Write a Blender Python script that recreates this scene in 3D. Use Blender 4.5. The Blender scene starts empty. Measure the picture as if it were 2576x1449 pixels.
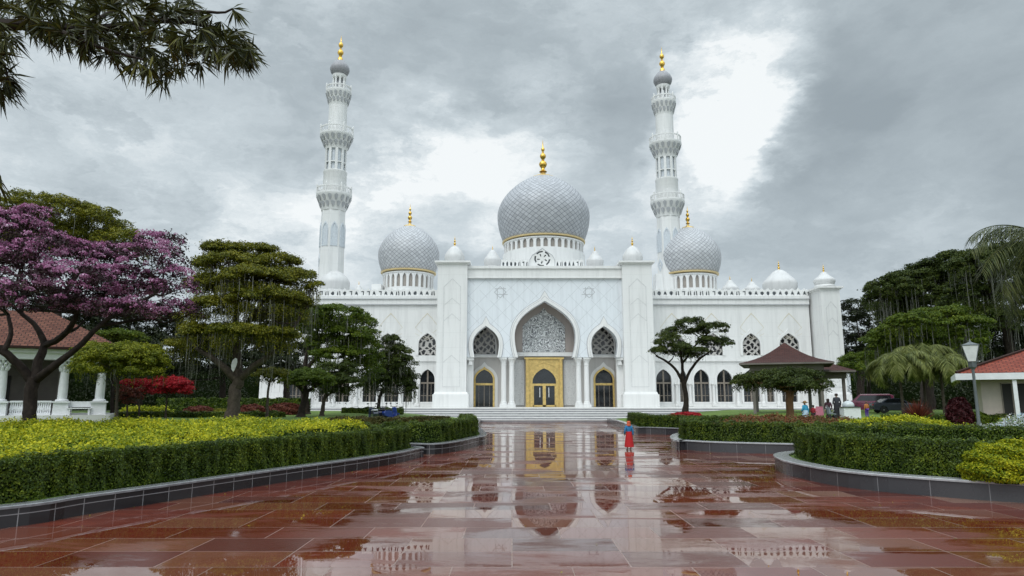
import bpy, bmesh, math, random
import numpy as np
from mathutils import Vector, Matrix
from mathutils.geometry import tessellate_polygon
R = math.radians
sc = bpy.context.scene
COL = sc.collection
rng = np.random.default_rng(7)
random.seed(7)

# ------------------------------------------------------------------ camera
F, CX, CY, H = 1700.0, 1288.0, 724.5, 2.9          # focal length and centre in units of a 2576-wide picture
TH = math.atan(281.0 / F)
ST, CT = math.sin(TH), math.cos(TH)
cd = bpy.data.cameras.new("camera"); cam = bpy.data.objects.new("camera", cd); COL.objects.link(cam)
cd.sensor_width = 36.0; cd.lens = 36.0 * F / 2576.0
cd.clip_start = 0.1; cd.clip_end = 6000
cam.location = (0, 0, H); cam.rotation_euler = (math.pi / 2 + TH, 0, 0)
sc.camera = cam

# ------------------------------------------------------------------ world: overcast sky
SUN_EL, SUN_AZ = R(52), R(205)                      # azimuth measured from +Y clockwise: behind the camera, to the left
w = bpy.data.worlds.new("World"); sc.world = w; w.use_nodes = True
nt = w.node_tree; nt.nodes.clear(); NN, LL = nt.nodes.new, nt.links.new
def wmath(op, a, b=None, c=None, clamp=False):
    n = NN("ShaderNodeMath"); n.operation = op; n.use_clamp = clamp
    for i, v in enumerate((a, b, c)):
        if v is None: continue
        if isinstance(v, (int, float)): n.inputs[i].default_value = v
        else: LL(v, n.inputs[i])
    return n.outputs[0]
def wvec(op, a, b=None, scale=None):
    n = NN("ShaderNodeVectorMath"); n.operation = op
    for i, v in enumerate((a, b)):
        if v is None: continue
        if isinstance(v, (tuple, list, Vector)): n.inputs[i].default_value = tuple(v)
        else: LL(v, n.inputs[i])
    if scale is not None: n.inputs["Scale"].default_value = scale
    return n.outputs["Value"] if op == "DOT_PRODUCT" else n.outputs[0]
def wrange(v, a, b, lo=0.0, hi=1.0):
    n = NN("ShaderNodeMapRange"); n.interpolation_type = "SMOOTHSTEP"
    LL(v, n.inputs[0])
    for i, q in enumerate((a, b, lo, hi)): n.inputs[i + 1].default_value = q
    return n.outputs[0]
def wnoise(vec, scale, detail, rough=0.55, dist=0.0):
    n = NN("ShaderNodeTexNoise"); n.inputs["Scale"].default_value = scale; n.inputs["Detail"].default_value = detail
    n.inputs["Roughness"].default_value = rough; n.inputs["Distortion"].default_value = dist
    LL(vec, n.inputs["Vector"]); return n
def pdir(x, y):
    u, v = (x - CX) / F, (CY - y) / F
    return Vector((u, CT - v * ST, ST + v * CT)).normalized()
tc = NN("ShaderNodeTexCoord"); D0 = tc.outputs["Generated"]
mp = NN("ShaderNodeMapping"); mp.inputs["Scale"].default_value = (1, 1, 2.0); LL(D0, mp.inputs["Vector"]); DS = mp.outputs[0]
wa = wvec("SUBTRACT", wnoise(DS, 3.0, 6, 0.55).outputs["Color"], (.5, .5, .5))
wb = wvec("SUBTRACT", wnoise(DS, 11.0, 6, 0.62).outputs["Color"], (.5, .5, .5))
DW = wvec("NORMALIZE", wvec("ADD", D0, wvec("ADD", wvec("SCALE", wa, None, 0.22), wvec("SCALE", wb, None, 0.10))))
tot = None
# bright breaks (+) and heavy banks (-): centre, angular radius in picture units, weight
for x, y, r, a in ((1840, 235, 155, .62), (1800, 310, 120, .45), (1730, 410, 110, .42), (1950, 90, 110, .36), (1920, 240, 80, .32), (1640, 440, 70, .15), (990, 450, 170, .47), (1130, 450, 140, .45),
                   (1320, 320, 120, .28), (1230, 500, 120, .35), (720, 640, 180, .35), (900, 560, 150, .35), (330, 470, 260, .18), (2260, 560, 170, .22),
                   (650, 40, 240, .10), (1560, 600, 150, .25), (120, 400, 200, .12),
                   (2250, 340, 300, -.18), (2450, 180, 300, -.11), (2080, 400, 150, -.12), (2130, 170, 110, -.16), (1000, 190, 260, -.14), (1560, 350, 150, -.18), (1420, 200, 150, -.05), (1180, 545, 60, -.35), (450, 260, 200, -.05), (2500, 560, 200, -.05)):
    m = wrange(wvec("DOT_PRODUCT", DW, pdir(x, y)), math.cos(r * 1.5 / F), math.cos(r * .12 / F), 0, a * (.84 if a > 0 else 1))
    tot = m if tot is None else wmath("ADD", tot, m)
nz = wnoise(DS, 4.2, 8, 0.58, 0.3).outputs["Fac"]
bil = wnoise(wvec("ADD", DS, wvec("SCALE", wb, None, .25)), 6.5, 10, 0.60, 0.5).outputs["Fac"]          # billows inside the cloud banks
val = wmath("ADD", wmath("MULTIPLY", tot, wmath("MULTIPLY_ADD", bil, 1.5, .02)), wmath("MULTIPLY_ADD", wmath("SUBTRACT", nz, .5), 0.70, 0.47))
val = wmath("ADD", val, wmath("MULTIPLY", wmath("SUBTRACT", bil, .5), .75))
rp = NN("ShaderNodeValToRGB"); LL(val, rp.inputs[0])
el = rp.color_ramp.elements
el[0].position = 0.05; el[0].color = (.33, .385, .42, 1)
el[1].position = 1.0; el[1].color = (.95, .99, 1.0, 1)
for p, c in ((.36, (.455, .522, .560, 1)), (.62, (.62, .695, .735, 1)), (.85, (.82, .88, .905, 1))):
    e = el.new(p); e.color = c
sx = NN("ShaderNodeSeparateXYZ"); LL(D0, sx.inputs[0])
gain = wmath("ADD", wrange(sx.outputs["Z"], .56, .88, 1.0, 3.0), wrange(sx.outputs["Y"], 0.35, -.5, 0, .75))   # an overcast sky is brightest overhead
b1 = NN("ShaderNodeBackground"); LL(rp.outputs[0], b1.inputs[0]); LL(gain, b1.inputs[1])
sky = NN("ShaderNodeTexSky"); sky.sky_type = "NISHITA"; sky.sun_disc = False; sky.sun_elevation = SUN_EL; sky.sun_rotation = SUN_AZ
b2 = NN("ShaderNodeBackground"); LL(sky.outputs[0], b2.inputs[0]); b2.inputs[1].default_value = 0.08
mx = NN("ShaderNodeMixShader"); mx.inputs[0].default_value = 0.06
LL(b1.outputs[0], mx.inputs[1]); LL(b2.outputs[0], mx.inputs[2])
wo = NN("ShaderNodeOutputWorld"); LL(mx.outputs[0], wo.inputs[0])

ld = bpy.data.lights.new("sun", "SUN"); ld.energy = 1.2; ld.angle = R(30); ld.color = (1, .97, .93)
sun = bpy.data.objects.new("sun", ld); COL.objects.link(sun)
sdir = Vector((math.sin(SUN_AZ) * math.cos(SUN_EL), math.cos(SUN_AZ) * math.cos(SUN_EL), math.sin(SUN_EL)))
sun.rotation_euler = sdir.to_track_quat("Z", "Y").to_euler(); sun.location = sdir * 60

sc.view_settings.view_transform = "Standard"; sc.view_settings.look = "None"
sc.view_settings.exposure = 0.0; sc.view_settings.gamma = 1.0; sc.view_settings.use_curve_mapping = False
sc.render.engine = "CYCLES"
cy = sc.cycles
cy.max_bounces = 6; cy.diffuse_bounces = 3; cy.glossy_bounces = 3; cy.transmission_bounces = 3; cy.transparent_max_bounces = 6
cy.caustics_reflective = False; cy.caustics_refractive = False; cy.sample_clamp_indirect = 4.0
cy.use_denoising = True
try: cy.denoiser = "OPENIMAGEDENOISE"
except Exception: pass

# ------------------------------------------------------------------ coordinates
def pt(x, y, Y):
    """the world point at distance Y seen at (x, y) of the 2576 x 1449 picture: used to survey where things stand"""
    u, v = (x - CX) / F, (CY - y) / F
    t = Y / (CT - v * ST)
    return Vector((u * t, Y, H + t * (ST + v * CT)))
def gp(x, y, z=0.0):
    u, v = (x - CX) / F, (CY - y) / F
    t = (z - H) / (ST + v * CT)
    return Vector((u * t, t * (CT - v * ST), z))
def ZZ(y, Y): return pt(CX, y, Y).z
def XX(x, y, Y): return pt(x, y, Y).x
def sstep(a, b, v):
    t = np.clip((v - a) / (b - a), 0, 1); return t * t * (3 - 2 * t)

# ------------------------------------------------------------------ materials
def mat(name):
    m = bpy.data.materials.new(name); m.use_nodes = True
    n = m.node_tree; b = n.nodes["Principled BSDF"]
    return m, n, b
class NB:
    def __init__(s, n): s.n = n
    def new(s, t, **k):
        q = s.n.nodes.new(t)
        for a, v in k.items(): setattr(q, a, v)
        return q
    def link(s, a, b): s.n.links.new(a, b)
    def m(s, op, a, b=None, c=None, clamp=False):
        q = s.new("ShaderNodeMath", operation=op, use_clamp=clamp)
        for i, v in enumerate((a, b, c)):
            if v is None: continue
            if isinstance(v, (int, float)): q.inputs[i].default_value = v
            else: s.link(v, q.inputs[i])
        return q.outputs[0]
    def noise(s, vec, scale, detail=4, rough=.55, dist=0):
        q = s.new("ShaderNodeTexNoise"); q.inputs["Scale"].default_value = scale; q.inputs["Detail"].default_value = detail
        q.inputs["Roughness"].default_value = rough; q.inputs["Distortion"].default_value = dist
        if vec is not None: s.link(vec, q.inputs["Vector"])
        return q.outputs["Fac"]
    def ramp(s, fac, stops, interp="LINEAR"):
        q = s.new("ShaderNodeValToRGB"); q.color_ramp.interpolation = interp; s.link(fac, q.inputs[0]); e = q.color_ramp.elements
        e[0].position, e[0].color = stops[0][0], tuple(stops[0][1]) + (1,)
        e[1].position, e[1].color = stops[-1][0], tuple(stops[-1][1]) + (1,)
        for p, c in stops[1:-1]:
            k = e.new(p); k.color = tuple(c) + (1,)
        return q.outputs[0]
    def mix(s, fac, a, b, mode="MIX"):
        q = s.new("ShaderNodeMix", data_type="RGBA", blend_type=mode)
        for i, v in ((0, fac), (6, a), (7, b)):
            if isinstance(v, (int, float)): q.inputs[i].default_value = v
            elif isinstance(v, (tuple, list)): q.inputs[i].default_value = tuple(v) + (1,)
            else: s.link(v, q.inputs[i])
        return q.outputs[2]
    def co(s, kind="Object"): return s.new("ShaderNodeTexCoord").outputs[kind]
    def sep(s, v):
        q = s.new("ShaderNodeSeparateXYZ"); s.link(v, q.inputs[0]); return q.outputs
    def comb(s, x=0, y=0, z=0):
        q = s.new("ShaderNodeCombineXYZ")
        for i, v in enumerate((x, y, z)):
            if isinstance(v, (int, float)): q.inputs[i].default_value = v
            else: s.link(v, q.inputs[i])
        return q.outputs[0]
    def scale(s, v, sc_):
        q = s.new("ShaderNodeVectorMath", operation="MULTIPLY"); s.link(v, q.inputs[0]); q.inputs[1].default_value = sc_; return q.outputs[0]
    def bump(s, h, strength, dist=.02):
        q = s.new("ShaderNodeBump"); q.inputs["Strength"].default_value = strength; q.inputs["Distance"].default_value = dist
        s.link(h, q.inputs["Height"]); return q.outputs[0]
    def line(s, v, width):      # 1 near whole numbers of v
        f = s.m("FRACT", v); d = s.m("MINIMUM", f, s.m("SUBTRACT", 1.0, f))
        return s.m("LESS_THAN", d, width)
def simple(name, col, rough=.6, var=.12, scale=3.0, metallic=0.0, spec=None, bump=0.0, detail=5):
    m, n, b = mat(name); q = NB(n)
    nz = q.noise(q.co(), scale, detail, .6)
    c1 = tuple(max(0, c * (1 - var)) for c in col); c2 = tuple(min(1, c * (1 + var)) for c in col)
    q.link(q.ramp(nz, [(.3, c1), (.7, c2)]), b.inputs["Base Color"])
    b.inputs["Roughness"].default_value = rough; b.inputs["Metallic"].default_value = metallic
    if spec is not None: b.inputs["Specular IOR Level"].default_value = spec
    if bump: q.link(q.bump(nz, bump), b.inputs["Normal"])
    return m
def leafmat(name, cols, rough=.55, trans=.25, clump=.7, spec=.18):
    """one colour per leaf, picked from cols, with a slow drift from branch to branch"""
    m, n, b = mat(name); q = NB(n)
    g = q.new("ShaderNodeNewGeometry")
    nz = q.noise(q.co(), clump, 3, .6)
    k = q.m("ADD", q.m("MULTIPLY", g.outputs["Random Per Island"], .62), q.m("MULTIPLY_ADD", nz, 1.0, -.31), clamp=True)
    c = q.ramp(k, [(i / (len(cols) - 1), v) for i, v in enumerate(cols)])
    q.link(c, b.inputs["Base Color"]); b.inputs["Roughness"].default_value = rough; b.inputs["Specular IOR Level"].default_value = spec
    t = q.new("ShaderNodeBsdfTranslucent"); q.link(c, t.inputs[0])
    x = q.new("ShaderNodeMixShader"); x.inputs[0].default_value = trans
    q.link(b.outputs[0], x.inputs[1]); q.link(t.outputs[0], x.inputs[2])
    q.link(x.outputs[0], n.nodes["Material Output"].inputs[0])
    return m
def stone(name, col=(.78, .79, .80), pattern=None, var=.05):
    m, n, b = mat(name); q = NB(n); o = q.co()
    a = q.noise(o, .35, 4, .6); s = q.sep(o)
    streak = q.noise(q.comb(q.m("MULTIPLY", s[0], 1.6), q.m("MULTIPLY", s[1], 1.6), q.m("MULTIPLY", s[2], .12)), 1.0, 5, .65)
    c = q.mix(q.m("MULTIPLY", a, .5), col, tuple(v * (1 - 2.2 * var) for v in col))
    c = q.mix(q.m("MULTIPLY", q.m("SUBTRACT", streak, .47, clamp=True), 1.5, clamp=True), c, tuple(v * .62 for v in col))
    b.inputs["Roughness"].default_value = .42
    if pattern:
        g = pattern(q, s, o)
        c = q.mix(q.m("MULTIPLY", g, .55), c, tuple(v * .42 for v in col))
        q.link(q.bump(q.m("SUBTRACT", 1.0, g), .5, .05), b.inputs["Normal"])
    q.link(c, b.inputs["Base Color"])
    return m
def pat_diag(q, s, o):
    u = q.m("MULTIPLY", q.m("ADD", s[0], s[2]), .36); v = q.m("MULTIPLY", q.m("SUBTRACT", s[0], s[2]), .36)
    l1 = q.line(u, .014); l2 = q.line(v, .014)
    keep = q.noise(q.scale(o, (.25, .25, .25)), 1.0, 2)
    return q.m("MULTIPLY", q.m("MAXIMUM", q.m("MULTIPLY", l1, q.m("GREATER_THAN", keep, .42)), l2), .75)
def pat_blocks(q, s, o):
    l1 = q.line(q.m("MULTIPLY", s[2], .42), .008)
    return q.m("MULTIPLY", l1, .35)
def pat_floral(q, s, o):
    nz = q.noise(o, .9, 3, .5, 1.2); l = q.line(q.m("MULTIPLY", nz, 9.0), .07)
    return l
M = {}
M["white"] = stone("white_marble", (.755, .755, .745), pattern=pat_blocks)
M["diag"] = stone("white_marble_lattice", (.73, .765, .80), pat_diag)
M["plain"] = stone("white_plaster", (.765, .765, .755))
M["step"] = stone("step_marble", (.74, .73, .71))
M["beige"] = stone("darkened_beige_marble", (.46, .40, .37))  # beige stone, darkened to put the arch recess shade into its colour
M["greywall"] = stone("darkened_grey_marble", (.53, .51, .49))  # greyish stone, darkened likewise to deepen the shade inside the arches
M["floral"] = stone("carved_floral_marble", (.62, .62, .61), pat_floral)
M["groove"] = simple("groove_shadow_grey", (.42, .43, .45), .7)
M["panel_line"] = simple("engraved_line_grey", (.60, .60, .60), .7)
M["cream_line"] = simple("cream_inlay", (.62, .57, .46), .6)
M["drumglass"] = simple("drum_screen", (.32, .29, .26), .35)
M["blueglass"] = simple("niche_blue_grey", (.56, .60, .64), .5)
M["gold"] = simple("gold_leaf", (.75, .47, .10), .28, .2, 6, metallic=1.0)
M["goldpaint"] = simple("gold_door_metal", (.66, .47, .17), .36, .22, 2.5, metallic=.4, bump=.5)
M["palegold"] = simple("pale_gilt_band", (.62, .48, .24), .4, .1, 2, metallic=.2)
M["hole_shade"] = simple("parapet_hole_shade", (.20, .22, .24), .6, .3, 2)  # dark grey painted in for the shade seen through pierced stonework
M["glass"] = simple("dark_glass", (.015, .017, .02), .08, .4, 1.2, spec=.6)
M["bronze"] = simple("bronze_mullion", (.20, .17, .14), .5)
def dome_tiles(name, N, K, col, lw=.06):
    m, n, b = mat(name); q = NB(n); u = q.sep(q.co("UV"))
    wob = q.m("MULTIPLY", q.m("SUBTRACT", q.noise(q.co(), .8, 3), .5), .34)
    a = q.m("MULTIPLY_ADD", u[0], N, q.m("MULTIPLY", u[1], K)); d = q.m("MULTIPLY_ADD", u[0], N, q.m("MULTIPLY", u[1], -K))
    a2, d2 = q.m("ADD", a, wob), q.m("ADD", d, wob)
    g = q.m("MAXIMUM", q.line(a2, lw), q.line(d2, lw))
    cell = q.new("ShaderNodeTexWhiteNoise", noise_dimensions="2D")
    q.link(q.comb(q.m("FLOOR", a2), q.m("FLOOR", d2)), cell.inputs["Vector"])
    c = q.mix(cell.outputs["Value"], tuple(v * .86 for v in col), tuple(min(.9, v * 1.08) for v in col))
    c = q.mix(q.m("MULTIPLY", g, .85), c, (.12, .13, .15))
    q.link(c, b.inputs["Base Color"]); b.inputs["Roughness"].default_value = .5
    q.link(q.bump(q.m("SUBTRACT", 1.0, g), .4, .05), b.inputs["Normal"])
    return m
M["dome"] = dome_tiles("grey_dome_tiles", 46, 20, (.43, .442, .468), .058)
M["dome_mid"] = dome_tiles("pale_dome_tiles", 38, 16, (.50, .51, .53), .062)
M["dome_small"] = stone("matte_white_dome", (.60, .60, .595))
M["fluted"] = simple("fluted_grey_lead", (.29, .29, .31), .5)
def lattice_mat(name, sc_, thr, light, dark, diag=True):
    m, n, b = mat(name); q = NB(n); o = q.co(); s = q.sep(o)
    nz = q.m("MULTIPLY", q.m("SUBTRACT", q.noise(o, .9, 2), .5), 1.5)
    if diag:
        u = q.m("ADD", q.m("MULTIPLY", q.m("ADD", s[0], s[2]), sc_), nz); v = q.m("SUBTRACT", q.m("MULTIPLY", q.m("SUBTRACT", s[0], s[2]), sc_), nz)
        g = q.m("MAXIMUM", q.line(u, thr), q.line(v, thr))
    else:
        k = q.noise(o, 1.25, 1.0, .4, .7); g = q.line(q.m("MULTIPLY", k, sc_), thr)
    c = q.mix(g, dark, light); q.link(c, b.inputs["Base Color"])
    q.link(q.m("MULTIPLY_ADD", g, .4, .12), b.inputs["Roughness"])
    q.link(q.bump(g, .8, .08), b.inputs["Normal"])
    return m
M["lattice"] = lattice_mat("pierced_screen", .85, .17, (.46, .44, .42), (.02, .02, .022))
M["calligraphy"] = lattice_mat("carved_script_panel", 8.0, .30, (.76, .77, .78), (.17, .18, .19), False)
def paving():
    m, n, b = mat("wet_red_paving"); q = NB(n); o = q.co(); s = q.sep(o)
    br = q.new("ShaderNodeTexBrick"); q.link(o, br.inputs["Vector"])
    for k, v in (("Scale", 1.0), ("Mortar Size", .011), ("Brick Width", 2.1), ("Row Height", 1.25), ("Bias", 0.0), ("Mortar Smooth", .2)): br.inputs[k].default_value = v
    br.offset = .5; br.offset_frequency = 3
    br.inputs["Color1"].default_value = (0, 0, 0, 1); br.inputs["Color2"].default_value = (1, 1, 1, 1); br.inputs["Mortar"].default_value = (.5, .5, .5, 1)
    rnd = q.sep(br.outputs["Color"])[0]; mort = br.outputs["Fac"]
    n1 = q.noise(o, 1.4, 6, .65); n2 = q.noise(q.scale(o, (.20, .50, 1)), 1.0, 9, .70, .4)
    c = q.ramp(rnd, [(0, (.075, .014, .008)), (.35, (.130, .023, .012)), (.62, (.18, .038, .020)), (.80, (.17, .055, .026)), (.92, (.21, .080, .05)), (1, (.31, .17, .12))])
    c = q.mix(q.m("MULTIPLY", n1, .55), c, (.06, .014, .009))
    c = q.mix(q.m("MULTIPLY", mort, .7), c, (.26, .20, .17))
    q.link(c, b.inputs["Base Color"])
    wet = q.m("MULTIPLY_ADD", q.m("SUBTRACT", n2, .5), 11.0, q.m("MULTIPLY_ADD", rnd, 1.5, .10), clamp=True)     # 1 = standing water
    rough = q.m("MULTIPLY_ADD", wet, -.245, .258)
    q.link(q.m("ADD", rough, q.m("MULTIPLY", mort, .25)), b.inputs["Roughness"])
    b.inputs["IOR"].default_value = 1.5
    q.link(q.m("MULTIPLY_ADD", wet, .48, .30), b.inputs["Specular IOR Level"])
    rip = q.noise(q.scale(o, (3.0, 1.2, 1)), 1.0, 3, .5); fine = q.noise(o, 30, 3, .6)
    hgt = q.m("ADD", q.m("MULTIPLY", rip, .25), q.m("MULTIPLY", q.m("MULTIPLY", fine, q.m("SUBTRACT", 1.0, wet)), .25))
    hgt = q.m("ADD", hgt, q.m("MULTIPLY", q.m("ADD", mort, q.m("MULTIPLY", rnd, -.03)), -.4))
    wn = q.new("ShaderNodeTexWhiteNoise", noise_dimensions="1D"); q.link(q.m("MULTIPLY", rnd, 917.0), wn.inputs["W"])
    tl = q.new("ShaderNodeVectorMath", operation="SUBTRACT"); q.link(wn.outputs["Color"], tl.inputs[0]); tl.inputs[1].default_value = (.5, .5, .5)
    ad = q.new("ShaderNodeVectorMath", operation="ADD"); q.link(q.bump(hgt, .10, .02), ad.inputs[0]); q.link(q.scale(tl.outputs[0], (.005, .007, 0)), ad.inputs[1])     # each slab lies a hair out of level
    nm = q.new("ShaderNodeVectorMath", operation="NORMALIZE"); q.link(ad.outputs[0], nm.inputs[0]); q.link(nm.outputs[0], b.inputs["Normal"])
    return m
M["paving"] = paving()
def tiles_wall(name, c1, c2, joint, wd, ht, rough):
    m, n, b = mat(name); q = NB(n)
    br = q.new("ShaderNodeTexBrick"); q.link(q.co("UV"), br.inputs["Vector"])
    for k, v in (("Scale", 1.0), ("Mortar Size", .011), ("Brick Width", wd), ("Row Height", ht), ("Mortar Smooth", .1)): br.inputs[k].default_value = v
    br.offset = 0.0
    br.inputs["Color1"].default_value = c1 + (1,); br.inputs["Color2"].default_value = c2 + (1,); br.inputs["Mortar"].default_value = joint + (1,)
    nz = q.noise(q.co(), 2.5, 6, .65)
    q.link(q.mix(q.m("MULTIPLY", nz, .4), br.outputs["Color"], tuple(v * .5 for v in c1)), b.inputs["Base Color"])
    q.link(q.m("MULTIPLY_ADD", nz, .25, rough), b.inputs["Roughness"])
    q.link(q.bump(br.outputs["Fac"], -.3, .01), b.inputs["Normal"])
    return m
M["black_tile"] = tiles_wall("black_granite_tiles", (.012, .012, .014), (.030, .030, .033), (.32, .32, .33), .85, .30, .08)
M["grey_tile"] = tiles_wall("grey_granite_tiles", (.045, .045, .05), (.085, .085, .09), (.25, .25, .26), 1.5, .55, .12)
M["lime"] = leafmat("lime_dome_leaves", [(.030, .050, .005), (.095, .125, .009), (.22, .235, .014), (.42, .41, .035)], .5, .3, .5)
M["coping_pale"] = simple("pale_wet_granite_coping", (.36, .365, .375), .16, .2, 4.0)
M["riser_reflection"] = simple("dark_riser_reflection", (.30, .30, .31), .4, .2, 1.5)  # dark tone standing in for the wet reflection on the step fronts
M["coping"] = simple("wet_granite_coping", (.20, .205, .215), .13, .3, 4.0)
def rooftile(name, c1, c2, jc, wd, ht):
    m, n, b = mat(name); q = NB(n)
    br = q.new("ShaderNodeTexBrick"); q.link(q.co("UV"), br.inputs["Vector"])
    for k, v in (("Scale", 1.0), ("Mortar Size", .03), ("Brick Width", wd), ("Row Height", ht), ("Mortar Smooth", .3)): br.inputs[k].default_value = v
    br.inputs["Color1"].default_value = c1 + (1,); br.inputs["Color2"].default_value = c2 + (1,); br.inputs["Mortar"].default_value = jc + (1,)
    nz = q.noise(q.co(), 1.6, 6, .7)
    q.link(q.mix(q.m("MULTIPLY", nz, .6), br.outputs["Color"], tuple(v * .45 for v in c1)), b.inputs["Base Color"])
    b.inputs["Roughness"].default_value = .62; b.inputs["Specular IOR Level"].default_value = .2
    q.link(q.bump(q.m("SUBTRACT", nz, br.outputs["Fac"]), .9, .08), b.inputs["Normal"])
    return m
M["roof_red"] = rooftile("red_clay_tiles", (.22, .040, .022), (.31, .075, .042), (.08, .018, .012), .42, .40)
M["roof_brown"] = rooftile("brown_shingles", (.060, .017, .013), (.085, .027, .020), (.022, .008, .006), .45, .34)
M["roof_worn"] = rooftile("worn_clay_tiles", (.115, .038, .024), (.20, .078, .048), (.022, .010, .007), .42, .42)
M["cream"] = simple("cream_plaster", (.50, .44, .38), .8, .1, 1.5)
M["darkwall"] = simple("dark_brown_plaster", (.16, .14, .125), .8, .2, .8)  # one even dark brown, also used on the gazebo posts and beams
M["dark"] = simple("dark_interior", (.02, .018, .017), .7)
M["paint"] = simple("white_paint", (.74, .75, .77), .45, .06)
M["bark"] = simple("dark_wet_bark", (.028, .021, .017), .75, .5, 3.5, bump=.8, spec=.15)
M["bark_grey"] = simple("grey_bark", (.075, .060, .048), .75, .4, 4.0, bump=.8, spec=.15)
M["bark_orange"] = simple("orange_brown_bark", (.20, .095, .04), .7, .3, 3.0, bump=.6)
M["strand"] = simple("pale_rainlike_strands", (.13, .13, .105), .5, .5, 5)  # pale colour of the added strands that read as rain
M["grass"] = leafmat("lawn_grass", [(.035, .075, .010), (.065, .13, .014), (.09, .17, .02)], .6, .2, .3)
def lawnmat():
    m, n, b = mat("mown_lawn"); q = NB(n); o = q.co()
    a = q.noise(o, .35, 5, .6); d = q.noise(o, 9, 4, .7)
    c = q.ramp(q.m("MULTIPLY_ADD", a, .6, q.m("MULTIPLY", d, .4)), [(.3, (.045, .090, .008)), (.5, (.085, .150, .012)), (.7, (.135, .205, .020))])
    q.link(c, b.inputs["Base Color"]); b.inputs["Roughness"].default_value = .8
    q.link(q.bump(d, .6, .05), b.inputs["Normal"]); return m
M["lawn"] = lawnmat()
M["soil"] = simple("dark_soil", (.03, .024, .018), .9, .3)
M["ground"] = simple("far_ground", (.05, .065, .03), .9, .3, .05)
M["path"] = simple("pale_path", (.42, .40, .36), .6, .1, .5)
M["hedge"] = leafmat("clipped_hedge_leaves", [(.011, .024, .003), (.032, .060, .005), (.080, .122, .009), (.20, .245, .018)], .42, .2, 1.2, .25)
M["hedge_core"] = simple("hedge_inner_twigs", (.012, .022, .006), .9, spec=0.0)
M["hedge_brown"] = leafmat("brown_green_hedge_leaves", [(.025, .030, .008), (.06, .06, .014), (.10, .075, .02), (.08, .09, .02)], .45, .2, .9)
M["yellow"] = leafmat("golden_foliage", [(.04, .09, .006), (.16, .21, .008), (.40, .40, .012), (.72, .63, .03)], .5, .3, .55)
M["redflower"] = leafmat("red_and_green_bedding", [(.05, .09, .012), (.13, .035, .020), (.07, .09, .014), (.20, .030, .020), (.22, .20, .04)], .5, .2, .8)
M["whiteblue"] = leafmat("white_and_blue_blossom", [(.07, .13, .02), (.12, .18, .04), (.58, .55, .53), (.52, .62, .70), (.34, .50, .60)], .5, .2, .5)
M["green"] = leafmat("mid_green_leaves", [(.022, .042, .004), (.055, .092, .008), (.11, .155, .012), (.20, .22, .02)], .45, .25, .35)
M["olive"] = leafmat("olive_green_leaves", [(.028, .040, .004), (.085, .100, .008), (.18, .175, .013), (.30, .27, .025)], .45, .25, .4)
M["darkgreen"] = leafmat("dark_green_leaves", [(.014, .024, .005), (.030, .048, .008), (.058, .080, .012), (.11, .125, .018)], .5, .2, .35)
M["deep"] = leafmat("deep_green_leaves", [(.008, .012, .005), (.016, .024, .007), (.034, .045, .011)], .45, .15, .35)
M["purpleleaf"] = leafmat("dark_purple_green_leaves", [(.012, .010, .008), (.028, .016, .016), (.05, .02, .03), (.04, .045, .012)], .5, .2, .6)
M["blossom"] = leafmat("mauve_blossom", [(.15, .04, .10), (.32, .10, .22), (.52, .26, .42), (.78, .62, .73)], .6, .3, .9)
M["maple"] = leafmat("crimson_leaves", [(.14, .006, .010), (.36, .012, .022), (.58, .04, .05)], .5, .3, .8)
M["redbush"] = leafmat("russet_leaves", [(.04, .010, .008), (.10, .022, .016), (.16, .045, .025), (.09, .06, .02)], .5, .2, .8)
M["darkred"] = leafmat("dark_maroon_leaves", [(.02, .004, .005), (.05, .008, .010), (.09, .016, .018)], .5, .2, .8)
M["frond"] = leafmat("palm_leaflets", [(.03, .045, .010), (.08, .10, .02), (.16, .18, .045), (.24, .25, .08)], .4, .25, .5)
M["frond_dark"] = leafmat("dark_palm_leaflets", [(.014, .020, .006), (.030, .042, .010), (.06, .075, .018), (.12, .125, .04)], .4, .2, .5)
M["spiky"] = leafmat("lance_leaves", [(.012, .015, .005), (.028, .034, .009), (.06, .066, .014), (.17, .16, .03)], .35, .2, .9)
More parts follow.
